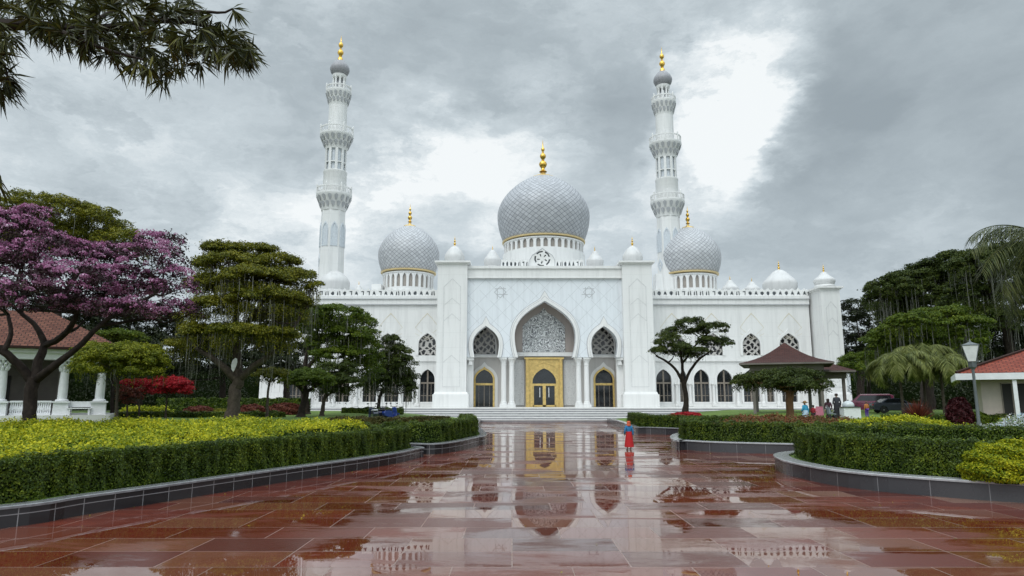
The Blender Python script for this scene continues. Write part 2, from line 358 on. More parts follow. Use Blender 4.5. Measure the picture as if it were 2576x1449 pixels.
# ------------------------------------------------------------------ mesh helpers
class MB:
    def __init__(s): s.v, s.f, s.uv = [], [], {}
    def add(s, vs, fs, uvs=None):
        o = len(s.v); s.v.extend(tuple(p) for p in vs)
        for i, f in enumerate(fs):
            if uvs: s.uv[len(s.f)] = uvs[i]
            s.f.append(tuple(k + o for k in f))
        return s
    def box(s, x0, x1, y0, y1, z0, z1, taper=0.0):
        a = taper
        vs = [(x0, y0, z0), (x1, y0, z0), (x1, y1, z0), (x0, y1, z0), (x0 + a, y0 + a, z1), (x1 - a, y0 + a, z1), (x1 - a, y1 - a, z1), (x0 + a, y1 - a, z1)]
        return s.add(vs, [(3, 2, 1, 0), (4, 5, 6, 7), (0, 1, 5, 4), (1, 2, 6, 5), (2, 3, 7, 6), (3, 0, 4, 7)])
    def cbox(s, c, d, taper=0.0): return s.box(c[0] - d[0] / 2, c[0] + d[0] / 2, c[1] - d[1] / 2, c[1] + d[1] / 2, c[2] - d[2] / 2, c[2] + d[2] / 2, taper)
    def lathe(s, prof, c=(0, 0, 0), seg=32, flute=None, cap=True, lean=(0, 0)):
        n = len(prof); vs = []
        for j, (r, z) in enumerate(prof):
            for i in range(seg):
                a = 2 * math.pi * i / seg
                k = 1 + (flute[1] * abs(math.cos(flute[0] * a / 2)) - flute[1] if flute else 0)
                vs.append((c[0] + r * k * math.cos(a), c[1] + r * k * math.sin(a), c[2] + z))
        L = [0]
        for j in range(1, n): L.append(L[-1] + math.hypot(prof[j][0] - prof[j - 1][0], prof[j][1] - prof[j - 1][1]))
        T = max(L[-1], 1e-6); fs, uv = [], []
        for j in range(n - 1):
            for i in range(seg):
                i2 = (i + 1) % seg
                fs.append((j * seg + i, j * seg + i2, (j + 1) * seg + i2, (j + 1) * seg + i))
                u0, u1, v0, v1 = i / seg, (i + 1) / seg, L[j] / T, L[j + 1] / T
                uv.append(((u0, v0), (u1, v0), (u1, v1), (u0, v1)))
        if cap:
            if prof[0][0] > 1e-4: fs.append(tuple(reversed(range(seg)))); uv.append(tuple((.5, 0) for _ in range(seg)))
            if prof[-1][0] > 1e-4: fs.append(tuple((n - 1) * seg + i for i in range(seg))); uv.append(tuple((.5, 1) for _ in range(seg)))
        return s.add(vs, fs, uv)
    def tube(s, pts, rad, seg=7, cap=True):
        pts = [Vector(p) for p in pts]; n = len(pts)
        if not isinstance(rad, (list, tuple)): rad = [rad] * n
        vs = []; ref = None
        for i, p in enumerate(pts):
            t = (pts[min(i + 1, n - 1)] - pts[max(i - 1, 0)]).normalized()
            if ref is None: ref = t.orthogonal().normalized()
            ref = (ref - t * ref.dot(t)); ref = ref.normalized() if ref.length > 1e-5 else t.orthogonal().normalized()
            b = t.cross(ref)
            for k in range(seg):
                a = 2 * math.pi * k / seg
                vs.append(p + (ref * math.cos(a) + b * math.sin(a)) * rad[i])
        fs = [(i * seg + k, i * seg + (k + 1) % seg, (i + 1) * seg + (k + 1) % seg, (i + 1) * seg + k) for i in range(n - 1) for k in range(seg)]
        if cap: fs += [tuple(reversed(range(seg))), tuple((n - 1) * seg + k for k in range(seg))]
        return s.add(vs, fs)
    def plate(s, outline, holes=(), y0=0.0, y1=.3):
        """a flat slab in the XZ plane between depths y0 (front) and y1, with openings"""
        loops = [outline] + list(holes); flat = [p for l in loops for p in l]; n = len(flat)
        tri = tessellate_polygon([[Vector((p[0], p[1], 0)) for p in l] for l in loops])
        fs = []
        for t in tri:
            a, b, c = (flat[i] for i in t)
            cr = (b[0] - a[0]) * (c[1] - a[1]) - (b[1] - a[1]) * (c[0] - a[0])
            if abs(cr) < 1e-9: continue
            t = tuple(t) if cr > 0 else (t[0], t[2], t[1])
            fs.append(t); fs.append((t[0] + n, t[2] + n, t[1] + n))
        o = 0
        for li, l in enumerate(loops):
            k = len(l); area = sum(l[i][0] * l[(i + 1) % k][1] - l[(i + 1) % k][0] * l[i][1] for i in range(k))
            ccw = area > 0
            for i in range(k):
                a, b = o + i, o + (i + 1) % k
                q = (a, a + n, b + n, b)
                if (li == 0) != ccw: q = q[::-1]
                fs.append(q)
            o += k
        return s.add([(p[0], y0, p[1]) for p in flat] + [(p[0], y1, p[1]) for p in flat], fs)
    def sweep(s, path, prof, closed=True, caps=True, vscale=1.0):
        """path: (P, N) plan points with inward normals; prof: (inward offset, z)"""
        P, N = path; n, k = len(P), len(prof); vs = []
        L = np.concatenate([[0], np.cumsum(np.linalg.norm(np.diff(P, axis=0), axis=1))])
        pl = [0]
        for j in range(1, k + 1): pl.append(pl[-1] + math.dist(prof[j % k], prof[j - 1]))
        for i in range(n):
            for o, z in prof: vs.append((P[i][0] + N[i][0] * o, P[i][1] + N[i][1] * o, z))
        fs, uv = [], []
        for i in range(n - 1):
            for j in range(k if closed else k - 1):
                j2 = (j + 1) % k
                fs.append((i * k + j, i * k + j2, (i + 1) * k + j2, (i + 1) * k + j))
                uv.append(((L[i], pl[j]), (L[i], pl[j + 1]), (L[i + 1], pl[j + 1]), (L[i + 1], pl[j])))
        if closed and caps:
            fs.append(tuple(range(k))[::-1]); uv.append(tuple((0, 0) for _ in range(k)))
            fs.append(tuple((n - 1) * k + j for j in range(k))); uv.append(tuple((0, 0) for _ in range(k)))
        return s.add(vs, fs, uv)
WL = {}
def _origin(o): return WL.get(o.name, Vector((0, 0, 0)))
def build(name, mb, m, parent=None, smooth=False, origin=None):
    org = _origin(parent) if parent is not None else Vector(origin if origin is not None else (0, 0, 0))
    me = bpy.data.meshes.new(name)
    me.from_pydata([(v[0] - org.x, v[1] - org.y, v[2] - org.z) for v in mb.v], [], mb.f)
    if mb.uv:
        ul = me.uv_layers.new(name="UVMap"); d = [0.0] * (2 * len(me.loops))
        for pi, us in mb.uv.items():
            p = me.polygons[pi]
            for k, li in enumerate(p.loop_indices): d[2 * li], d[2 * li + 1] = us[k]
        ul.data.foreach_set("uv", d)
    bm = bmesh.new(); bm.from_mesh(me); bmesh.ops.recalc_face_normals(bm, faces=bm.faces); bm.to_mesh(me); bm.free()
    if smooth:
        me.polygons.foreach_set("use_smooth", [True] * len(me.polygons))
        try: me.set_sharp_from_angle(angle=R(40))
        except Exception: pass
    return link(name, me, m, parent, org)
def link(name, me, m, parent, org):
    if m is not None: me.materials.append(M[m] if isinstance(m, str) else m)
    o = bpy.data.objects.new(name, me); COL.objects.link(o)
    if parent is not None: o.parent = parent
    else: o.location = org
    WL[o.name] = Vector(org)
    return o
def tag(o, label=None, cat=None, group=None, kind=None):
    for k, v in (("label", label), ("category", cat), ("group", group), ("kind", kind)):
        if v: o[k] = v
    return o
def thing(name, label, cat, loc=(0, 0, 0), group=None):
    o = bpy.data.objects.new(name, None); COL.objects.link(o); o.location = loc; WL[o.name] = Vector(loc)
    o.empty_display_size = .3
    return tag(o, label, cat, group)
def copy_tree(o, parent=None):
    c = o.copy(); COL.objects.link(c)
    if parent is not None: c.parent = parent
    for ch in [k for k in o.children]: copy_tree(ch, c)
    WL[c.name] = Vector(_origin(o)); return c
def npmesh(name, co, k, m, parent=None, origin=(0, 0, 0)):
    """co: (n*k, 3) corner points of n separate k-gons"""
    org = _origin(parent) if parent is not None else Vector(origin)
    co = np.asarray(co, dtype=np.float32) - np.array(org, dtype=np.float32)
    nv = len(co); nf = nv // k
    me = bpy.data.meshes.new(name); me.vertices.add(nv); me.vertices.foreach_set("co", co.ravel())
    me.loops.add(nv); me.loops.foreach_set("vertex_index", np.arange(nv, dtype=np.int32))
    me.polygons.add(nf); me.polygons.foreach_set("loop_start", np.arange(0, nv, k, dtype=np.int32))
    try: me.polygons.foreach_set("loop_total", np.full(nf, k, dtype=np.int32))
    except Exception: pass
    me.update(calc_edges=True); me.validate()
    return link(name, me, m, parent, org)
def unit(a): return a / np.maximum(np.linalg.norm(a, axis=1, keepdims=True), 1e-9)
def leafquads(P, N, size, aspect=.5, jit=.6):
    n = len(P); N = unit(N + rng.normal(0, jit, (n, 3)))
    t = unit(np.cross(N, rng.normal(0, 1, (n, 3)))); b = np.cross(N, t)
    L = (size * rng.uniform(.6, 1.35, n))[:, None] / 2; W = L * aspect
    fold = N * L * .25
    return np.stack([P - t * L, P + b * W + fold, P + t * L, P - b * W + fold], 1).reshape(-1, 3)
def resample(pts, step, sub=12):
    """smooth curve through plan points"""
    p = np.array(pts, float); p = np.vstack([2 * p[0] - p[1], p, 2 * p[-1] - p[-2]]); out = []
    for i in range(1, len(p) - 2):
        for t in np.linspace(0, 1, sub, endpoint=False):
            a, b, c, d = p[i - 1], p[i], p[i + 1], p[i + 2]
            out.append(.5 * (2 * b + (c - a) * t + (2 * a - 5 * b + 4 * c - d) * t ** 2 + (3 * b - a - 3 * c + d) * t ** 3))
    out.append(p[-2]); out = np.array(out)
    L = np.concatenate([[0], np.cumsum(np.linalg.norm(np.diff(out, axis=0), axis=1))])
    s = np.linspace(0, L[-1], max(3, int(L[-1] / step)))
    return np.stack([np.interp(s, L, out[:, i]) for i in range(p.shape[1])], 1)
def edgepath(pts, side, step=.5):
    """side +1: the bed lies to the left of the walking direction"""
    P = resample(pts, step); T = np.gradient(P, axis=0); T /= np.linalg.norm(T, axis=1, keepdims=True)
    return P, np.stack([-T[:, 1], T[:, 0]], 1) * side
def offset(path, d): P, N = path; return P + N * d, N
def arch(cx, w, z0, zs, zt, wb=None, n=10, ogee=.12):
    """pointed (horseshoe when wb < w) arch outline from bottom right, over the apex, to bottom left"""
    pts = []; wb = w if wb is None else wb
    if wb < w:
        for i in range(n):
            t = i / n; a = t * math.pi / 2
            pts.append((wb + (w - wb) * math.sin(a), z0 + (zs - z0) * t))
    else: pts.append((w, z0))
    h = zt - zs; P = [(w, zs), (w, zs + .56 * h), (.40 * w, zt - (.10 + ogee) * h), (0, zt)]
    for i in range(n + 4):
        t = i / (n + 3); u = 1 - t
        pts.append(tuple(u ** 3 * P[0][k] + 3 * u * u * t * P[1][k] + 3 * u * t * t * P[2][k] + t ** 3 * P[3][k] for k in (0, 1)))
    return [(cx + x, z) for x, z in pts] + [(cx - x, z) for x, z in reversed(pts[:-1])]
def grow(a, d, dtop=None):
    """an arch outline pushed outwards by d (its feet stay on their level)"""
    n = len(a); out = []
    for i, p in enumerate(a):
        q, r = a[max(i - 1, 0)], a[min(i + 1, n - 1)]
        tx, tz = r[0] - q[0], r[1] - q[1]; l = math.hypot(tx, tz) or 1
        out.append((p[0] + tz / l * d, p[1] - tx / l * d))
    out[0] = (out[0][0], a[0][1]); out[-1] = (out[-1][0], a[-1][1])
    m = n // 2; out[m] = (a[m][0], a[m][1] + (dtop if dtop else d * 1.5))
    return out
def band(mb, inner, d, y0, y1, dtop=None):
    o = grow(inner, d, dtop); return mb.plate(o + list(reversed(inner)), (), y0, y1)
def rect(x0, x1, z0, z1): return [(x1, z0), (x1, z1), (x0, z1), (x0, z0)]
# ------------------------------------------------------------------ ground
def struct(name, mb, m, smooth=False): return tag(build(name, mb, m, None, smooth), kind="structure")
mb = MB(); mb.add([(-3000, -300, -.06), (3000, -300, -.06), (3000, 4000, -.06), (-3000, 4000, -.06)], [(0, 1, 2, 3)]); struct("ground", mb, "ground")
mb = MB(); mb.add([(-40, -12, 0), (45, -12, 0), (45, 96, 0), (-40, 96, 0)], [(0, 1, 2, 3)]); struct("plaza", mb, "paving")
ZP = ZZ(1025, 108)
mb = MB(); NS = 6; YS0, YS1 = 90.0, 101.0
for i in range(NS):
    a = YS0 + (YS1 - YS0) * i / NS
    mb.box(-46 + i * .02, 60 - i * .02, a, 104, ZP * i / NS - (.3 if i == 0 else 0), ZP * (i + 1) / NS)
    mb.box(-46 - .05, 60.05, a - .07, a + .3, ZP * (i + 1) / NS - .06, ZP * (i + 1) / NS + .004)
steps = struct("steps", mb, "step"); mb = MB()
for i in range(NS):
    a = YS0 + (YS1 - YS0) * i / NS; mb.box(-45.8 + i * .02, 59.8 - i * .02, a - .02, a + .05, ZP * i / NS + .004, ZP * (i + 1) / NS - .062)
build("riser_reflection", mb, "riser_reflection", steps)  # added dark strips paint the wet step reflection as colour
mb = MB(); mb.box(-47, 62, 101.2, 160, -.3, ZP - .004); struct("platform", mb, "step")

# ------------------------------------------------------------------ mosque
YF, YW = 110.0, 116.0
XC = XX(1371, 850, YF); S = .0648
mosque = thing("mosque", "large white marble mosque with grey lattice domes and a gold entrance door", "mosque", (XC, YF, ZP))
def z(y): return ZZ(y, YF)
def zw(y): return ZZ(y, YW)
def P(name, mb, m, parent=mosque, smooth=False): return build(name, mb, m, parent, smooth)
ZA, ZT = z(899), z(676)
AC = arch(XC, 76.5 * S, ZA, z(846), z(757), 68 * S, 12)
sides = (-1, 1)
AS = {s: arch(XC + s * 148.5 * S, 33 * S, ZA, z(866), z(820), 28.5 * S, 9) for s in sides}
XI, XO = 196 * S, 271 * S
# the portal's face: one slab, its three arches cut from below, standing on the columns
out = [(XC - XI, ZT), (XC - XI, ZA)] + list(reversed(AS[-1])) + list(reversed(AC)) + list(reversed(AS[1])) + [(XC + XI, ZA), (XC + XI, ZT)]
mb = MB(); mb.plate(out, (), YF, YF + 1.6); portal = P("portal_wall", mb, "diag")
mb = MB(); band(mb, AC, 17 * S * .62, YF - .22, YF + .01, 1.6); band(mb, AC, .42, YF - .36, YF - .20, .7); af = P("arch_frame", mb, "plain", portal); mb = MB(); band(mb, grow(AC, 17 * S * .62 + .01, 1.62), .09, YF - .025, YF + .01, .14); band(mb, grow(AC, .43, .72), .06, YF - .235, YF - .21, .10); P("rim_line", mb, "groove", af)
for s in sides:
    mb = MB(); band(mb, AS[s], .62, YF - .2, YF + .01, 1.5); band(mb, AS[s], .25, YF - .32, YF - .18, .5); af = P("arch_frame", mb, "plain", portal); mb = MB(); band(mb, grow(AS[s], .63, 1.52), .09, YF - .025, YF + .01, .14); P("rim_line", mb, "groove", af)
mb = MB(); mb.box(XC - XI, XC + XI, YF - .30, YF + 1.7, z(698), ZT + .1); mb.box(XC - XI, XC + XI, YF - .55, YF + 1.8, ZT - .05, ZT + .38); mb.box(XC - XI, XC + XI, YF - .42, YF - .29, z(701), z(697.5))
P("cornice", mb, "plain", portal)
for s in sides:                                   # small carved star knots high on the wall
    mb = MB(); c0, c1, k = XC + s * 113 * S, z(735), .95
    for a0, b0, a1, b1 in ((-1, 0, 0, 1), (0, 1, 1, 0), (1, 0, 0, -1), (0, -1, -1, 0), (-1, .6, .9, .6), (-.6, -1, -.6, .9), (.5, -1.2, .5, .5), (-1.3, -.4, .7, -.4)):
        l = math.hypot(a1 - a0, b1 - b0); nx, nz = -(b1 - b0) / l * .045, (a1 - a0) / l * .045
        mb.plate([(c0 + s * (a0 * k + nx), c1 + b0 * k + nz), (c0 + s * (a1 * k + nx), c1 + b1 * k + nz), (c0 + s * (a1 * k - nx), c1 + b1 * k - nz), (c0 + s * (a0 * k - nx), c1 + b0 * k - nz)], (), YF - .02 - .001 * len(mb.f) / 12, YF + .01)
    P("carved_knot", mb, "groove", portal)
# recess behind the arches
YB = YF + 4.5
ib = lambda px: px * .0675
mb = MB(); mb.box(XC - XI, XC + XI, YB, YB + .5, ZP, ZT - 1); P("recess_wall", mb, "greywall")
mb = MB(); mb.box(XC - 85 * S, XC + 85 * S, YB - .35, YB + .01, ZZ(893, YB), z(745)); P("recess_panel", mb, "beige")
mb = MB()
for s in (-1, 1): mb.box(XC + s * 104 * S - .45, XC + s * 104 * S + .45, YF + 1.0, YB, ZA, z(770))
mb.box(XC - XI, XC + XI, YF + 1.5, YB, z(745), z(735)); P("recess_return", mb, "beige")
mb = MB(); mb.box(XC - ib(72), XC + ib(72), YB - .9, YB - .34, ZZ(897, YB), ZZ(887, YB)); P("ledge", mb, "plain")
zc0, zc1 = ZZ(886, YB), ZZ(782, YB)
mb = MB(); hw = 54 * .0665
mb.plate([(XC + hw, zc0), (XC + hw, zc0 + .62 * (zc1 - zc0)), (XC + hw * .55, zc0 + .84 * (zc1 - zc0)), (XC + hw * .18, zc1 - .4), (XC, zc1 + .5), (XC - hw * .18, zc1 - .4), (XC - hw * .55, zc0 + .84 * (zc1 - zc0)), (XC - hw, zc0 + .62 * (zc1 - zc0)), (XC - hw, zc0)], (), YB - .47, YB - .34)
o = P("script_panel", mb, "calligraphy"); o["label"] = "pale panel of carved interlaced script above the gold door"
for s in sides:
    mb = MB(); mb.box(XC + s * ib(66) - ib(17), XC + s * ib(66) + ib(17), YB - .2, YB + .01, ZP + .3, ZZ(905, YB)); P("floral_panel", mb, "floral")
# the gold door
dw = ib(46); zd = ZZ(905, YB); zt0 = ZZ(968, YB)
door = None
ain = arch(XC, ib(29), ZP + .02, ZZ(962, YB), ZZ(927, YB), None, 10, .02)
mb = MB(); mb.plate(rect(XC - dw, XC + dw, ZP, zd), [ain], YB - .7, YB - .36)
door = P("gold_entrance_door", mb, "goldpaint")
mb = MB(); band(mb, ain, .34, YB - .84, YB - .69, .9)
mb.plate([(XC + dw * .78, zd - 1.5), (XC + dw * .62, zd - .75), (XC + dw * .2, zd - .55), (XC, zd - .1), (XC - dw * .2, zd - .55), (XC - dw * .62, zd - .75), (XC - dw * .78, zd - 1.5), (XC - dw * .7, zd - 1.6), (XC - dw * .5, zd - 1.05), (XC, zd - .5), (XC + dw * .5, zd - 1.05), (XC + dw * .7, zd - 1.6)], (), YB - .80, YB - .69)
for s in sides:
    mb.box(XC + s * dw * .9 - .22, XC + s * dw * .9 + .22, YB - .95, YB - .70, ZP, zd + .05); mb.box(XC + s * dw * .9 - .32, XC + s * dw * .9 + .32, YB - 1.0, YB - .70, ZP, ZP + .6)
mb.box(XC - dw - .2, XC + dw + .2, YB - .98, YB - .34, zd + .03, zd + .35)
P("door_frame", mb, "goldpaint", door)
mb = MB(); mb.box(XC - ib(29), XC + ib(29), YB - .52, YB - .44, ZP + .05, ZZ(927, YB)); P("door_glass", mb, "glass", door)
mb = MB(); gy0, gy1 = YB - .68, YB - .50
mb.box(XC - ib(29), XC + ib(29), gy0, gy1, zt0 - .18, zt0 + .18); mb.box(XC - .26, XC + .26, gy0, gy1, ZP + .05, zt0 - .18)
for s in sides: mb.box(XC + s * ib(28) - .16, XC + s * ib(28) + .16, gy0, gy1, ZP + .05, zt0 - .18)
mb.box(XC - ib(28), XC + ib(28), gy0, gy1 - .01, ZP + .05, ZP + .32)
P("mullion", mb, "goldpaint", door)
for s in sides:
    mb = MB(); mb.tube([(XC + s * .75, gy0 - .12, ZP + 1.6), (XC + s * .75, gy0 - .12, ZP + 3.2)], .07); mb.cbox((XC + s * .75, gy0, ZP + 1.8), (.1, .3, .1)); mb.cbox((XC + s * .75, gy0, ZP + 3.0), (.1, .3, .1)); P("handle", mb, "paint", door)
# side doors and pierced windows in the flanking arches
def screen_window(cx, w, z0, zs, zt, y, parent, m="lattice", wb=None):
    a = arch(cx, w, z0, zs, zt, wb, 8)
    mb = MB(); mb.plate(a, (), y, y + .12); o = P("lattice_window", mb, m, parent)
    mb = MB(); band(mb, a, .22, y - .12, y + .02, .35); mb.box(cx - w - .3, cx + w + .3, y - .25, y + .02, z0 - .28, z0 - .005); P("window_frame", mb, "plain", o)
    return o
for s in sides:
    cx = XC + s * ib(148.5)
    screen_window(cx, ib(27), ZZ(891, YB), ZZ(866, YB), ZZ(824, YB), YB - .14, mosque)
    mb = MB(); mb.box(cx - ib(38), cx + ib(38), YB - .6, YB + .01, ZZ(898, YB) - .1, ZZ(894, YB)); P("ledge", mb, "plain")
    a = arch(cx, ib(21.5), ZP + .02, ZZ(955, YB), ZZ(930, YB), None, 8, .02); zt = ZZ(967, YB)
    mb = MB(); band(mb, a, .30, YB - .35, YB + .01, .5); mb.box(cx - ib(21), cx + ib(21), YB - .3, YB + .01, zt - .15, zt + .2)
    sd = P("side_door", mb, "goldpaint")
    mb = MB(); mb.plate(a, (), YB - .10, YB + .01); P("door_glass", mb, "glass", sd)
    mb = MB(); mb.box(cx - .07, cx + .07, YB - .22, YB - .08, ZP + .05, zt - .15)
    for k in (-1, 1): mb.box(cx + k * .9 - .04, cx + k * .9 + .04, YB - .18, YB - .08, ZP + .05, zt - .15)
    P("mullion", mb, "bronze", sd)
    mb = MB(); band(mb, grow(a, .30, .5), .5, YB - .16, YB + .01, .8); P("door_surround", mb, "plain", sd)
    mb = MB(); mb.box(cx + s * ib(33) - .4, cx + s * ib(33) + .4, YF + 1.0, YB, ZP, ZA - .02); P("recess_return", mb, "greywall")
# columns
def column(x, y, r, z0, z1, parent=mosque, name="column", capm="plain", caph=1.25):
    mb = MB(); mb.lathe([(r, z0 + .9), (r * 1.0, z0 + (z1 - z0) * .4), (r * .90, z1 - caph)], (x, y, 0), 20); c = P(name, mb, "plain", parent, True)
    mb = MB(); h = caph
    mb.lathe([(r * .98, z1 - h), (r * 1.12, z1 - h + .06 * h), (r * .95, z1 - h + .14 * h), (r * 1.05, z1 - .6 * h), (r * 1.45, z1 - .25 * h), (r * 1.6, z1 - .2 * h)], (x, y, 0), 16, (8, .14))
    mb.box(x - r * 1.65, x + r * 1.65, y - r * 1.65, y + r * 1.65, z1 - .2 * h, z1 - .01); P("capital", mb, capm, c, True)
    mb = MB(); mb.box(x - r * 1.5, x + r * 1.5, y - r * 1.5, y + r * 1.5, z0, z0 + .45)
    mb.lathe([(r * 1.4, z0 + .45), (r * 1.42, z0 + .6), (r * 1.15, z0 + .72), (r * 1.2, z0 + .85), (r, z0 + .95)], (x, y, 0), 20); P("base", mb, "plain", c, True)
    return c
for s in sides:
    for d in (84, 104): column(XC + s * d * S, YF + .8, .44, ZP, ZA)
    mb = MB(); x = XC + s * 187 * S
    mb.box(x - .55, x + .55, YF + .1, YF + 1.3, ZA - .45, ZA - .01); mb.box(x - .35, x + .35, YF + .2, YF + 1.2, ZA - 1.2, ZA - .45, .1); P("bracket", mb, "plain")
    mb = MB(); a_, b_ = sorted((XC + s * 180 * S, XC + s * (XI / S + 1) * S)); mb.box(a_, b_, YF + .9, YF + 1.5, ZP, ZA - .02); P("pilaster", mb, "plain")
# pylons with engraved pointed panels, and their small domes
def dome_prof(Rm, Hh, rb, zb, tip=.0, n=26, zmx=.34, pw=1.0):
    """onion outline: base radius rb at zb, widest Rm at zmx of the height Hh, closing to a point"""
    pr = []
    for i in range(n + 1):
        t = i / n
        if t < zmx:
            a = (1 - t / zmx) * math.acos(min(1, rb / Rm)); r = Rm * math.cos(a)
        else:
            q = (t - zmx) / (1 - zmx); r = Rm * (max(0, 1 - q ** (1.8 * pw)) ** .68) * (1 - tip * math.sin(math.pi * min(1, q)) * q)
        pr.append((max(r, .001), zb + Hh * t))
    return pr
def finial(x, y, z0, h, parent, name="finial"):
    r = h * .095; mb = MB()
    pr = [(r * 1.2, 0), (r * .6, .06), (r * .5, .1), (r * 1.05, .17), (r * 1.25, .23), (r * 1.0, .29), (r * .4, .34), (r * .45, .38), (r * .85, .43), (r * .95, .48), (r * .75, .53), (r * .3, .57), (r * .3, .62), (r * .55, .66), (r * .55, .70), (r * .2, .74), (r * .12, .88), (.001, 1.0)]
    mb.lathe([(a, z0 + b * h) for a, b in pr], (x, y, 0), 14); return P(name, mb, "gold", parent, True)
def small_dome(x, y, zb, r, hh, fh, m="dome_small", tip=.10, neck=.72, parent=mosque):
    mb = MB(); mb.lathe(dome_prof(r, hh, r * neck, zb, tip), (x, y, 0), 28); d = P("small_dome", mb, m, parent, True)
    mb = MB(); mb.lathe([(r * .95, zb - .25), (r * .95, zb - .02), (r * .80, zb + .1), (r * .78, zb + .3)], (x, y, 0), 28); P("collar", mb, "plain", d, True)
    finial(x, y, zb + hh - fh * .06, fh, d); return d
def pylon(x0, x1, y0, y1, z0, zt, px, dome):
    mb = MB(); mb.box(x0, x1, y0, y1, z0 + 2.2, zt); p = P("pylon", mb, "white", mosque)
    mb = MB(); mb.box(x0 - .45, x1 + .45, y0 - .45, y1 + .4, z0, z0 + 2.05); mb.box(x0 - .3, x1 + .3, y0 - .3, y1 + .3, z0 + 2.05, z0 + 2.45, .15); P("plinth", mb, "plain", p)
    mb = MB(); mb.box(x0 - .18, x1 + .18, y0 - .18, y1 + .18, zt, zt + .25); mb.box(x0 - .5, x1 + .5, y0 - .5, y1 + .5, zt + .25, zt + .55); P("cap", mb, "plain", p)
    cx = (x0 + x1) / 2; w_ = (x1 - x0) * .29; hgt = zt - z0; mb = MB()
    a = [(cx + w_, z0 + 3.2), (cx + w_, z0 + hgt * .84), (cx, z0 + hgt * .90), (cx - w_, z0 + hgt * .84), (cx - w_, z0 + 3.2)]
    b = [(cx + w_ - .09, z0 + 3.29), (cx + w_ - .09, z0 + hgt * .837), (cx, z0 + hgt * .894), (cx - w_ + .09, z0 + hgt * .837), (cx - w_ + .09, z0 + 3.29)]
    mb.plate(a, [b], y0 - .03, y0 + .01)
    for t in (.76, .65, .36):
        h = hgt * t + z0
        mb.plate([(cx + w_ - .1, h - hgt * .05), (cx, h), (cx - w_ + .1, h - hgt * .05), (cx - w_ + .1, h - hgt * .05 - .12), (cx, h - .14), (cx + w_ - .1, h - hgt * .05 - .12)], (), y0 - .028, y0 + .01)
    P("engraved_panel", mb, "panel_line", p)
    return p
for s in sides:
    x0, x1 = sorted((XC + s * XI, XC + s * XO))
    zt = ZZ(668, YF)
    p = pylon(x0, x1, YF - 1.0, YF + 6, ZP, zt, None, None)
    small_dome((x0 + x1) / 2, YF + 2.5, zt + .75, 26 * .066, ZZ(618, YF + 2.5) - zt - .75, 1.9)
# wings
TOPW, BOTW = zw(753), ZP
def win_low(cx, w, z0, zs, zt, y):
    a = arch(cx, w, z0, zs, zt, None, 7, .02)
    mb = MB(); mb.plate(a, (), y + .38, y + .46); o = P("arched_window", mb, "glass")
    mb = MB(); mb.box(cx - .13, cx + .13, y + .2, y + .385, z0, zt - .2); mb.box(cx - w, cx + w, y + .22, y + .385, zs - .7, zs - .42)
    for k in (-.5, .5): mb.box(cx + w * k - .04, cx + w * k + .04, y + .28, y + .385, z0, zs - .7)
    mb.box(cx - w, cx + w, y + .26, y + .385, z0 + 1.0, z0 + 1.1); P("mullion", mb, "bronze", o)
    mb = MB(); band(mb, a, .34, y - .14, y + .02, .6); mb.box(cx - w - .3, cx + w + .3, y - .22, y + .02, z0 - .3, z0 - .005); P("window_frame", mb, "plain", o)
    return a
def wing(xa, xb, ups, lows, diam, sills):
    holes = []; zb = zw(1019)
    for px, hw in ups: holes.append(arch(XX(px, 870, YW), hw * .0683, zw(894), zw(866), zw(838), None, 8))
    for px, hw in lows: holes.append(arch(XX(px, 970, YW), hw * .0683, zw(1011), zw(955), zw(929), None, 7, .02))
    mb = MB(); mb.plate(rect(xa, xb, BOTW, TOPW), holes, YW, YW + .45); wl = P("wing_wall", mb, "white")
    for px, hw in ups:
        screen_window(XX(px, 870, YW), hw * .0683, zw(894), zw(866), zw(838), YW + .3, mosque)
        mb = MB(); band(mb, arch(XX(px, 870, YW), hw * .0683, zw(894), zw(866), zw(838), None, 8), .45, YW - .16, YW + .02, .8); P("arch_frame", mb, "plain", wl)
    for px, hw in lows: win_low(XX(px, 970, YW), hw * .0683, zw(1011), zw(955), zw(929), YW)
    mb = MB(); mb.box(xa, xb, YW - .28, YW + .02, zw(909), zw(904)); mb.box(xa, xb, YW - .35, YW + .02, BOTW, zw(1016)); P("string_course", mb, "plain", wl)
    mb = MB(); mb.box(xa, xb, YW - .5, YW + .6, TOPW, zw(745)); mb.box(xa, xb, YW - .32, YW + .4, zw(766), TOPW); P("cornice", mb, "plain", wl)
    mb = MB(); mb.box(xa, xb, YW - .36, YW - .30, zw(767.5), zw(765.5)); mb.box(xa, xb, YW - .54, YW - .48, zw(753.5), zw(752)); P("cornice_line", mb, "groove", wl)
    mb = MB()
    for px in diam:
        cx = XX(px, 800, YW); zt, w_, d = zw(787), 2.05, .11
        mb.plate([(cx + w_, zt - 2.5), (cx + w_ * .4, zt - .9), (cx, zt), (cx - w_ * .4, zt - .9), (cx - w_, zt - 2.5), (cx - w_, zt - 2.5 - d), (cx - w_ * .4, zt - .9 - d * 1.2), (cx, zt - d * 2), (cx + w_ * .4, zt - .9 - d * 1.2), (cx + w_, zt - 2.5 - d)], (), YW - .03, YW + .01)
        for e in (0, 1.0): mb.plate([(cx + w_, zt - 2.55 - e), (cx, zt - 4.3 - e * .3), (cx - w_, zt - 2.55 - e), (cx - w_, zt - 2.6 - e), (cx, zt - 4.37 - e * .3), (cx + w_, zt - 2.6 - e)], (), YW - .025, YW + .01)
    P("gable_inlay", mb, "cream_line", wl)
    for px in sills:
        column(XX(px, 985, YW), YW - .35, .26, BOTW + .05, zw(965), mosque, "half_column", "plain", .55)
    return wl
XL, XR = XX(660, 850, YW), XX(2040, 850, YW)
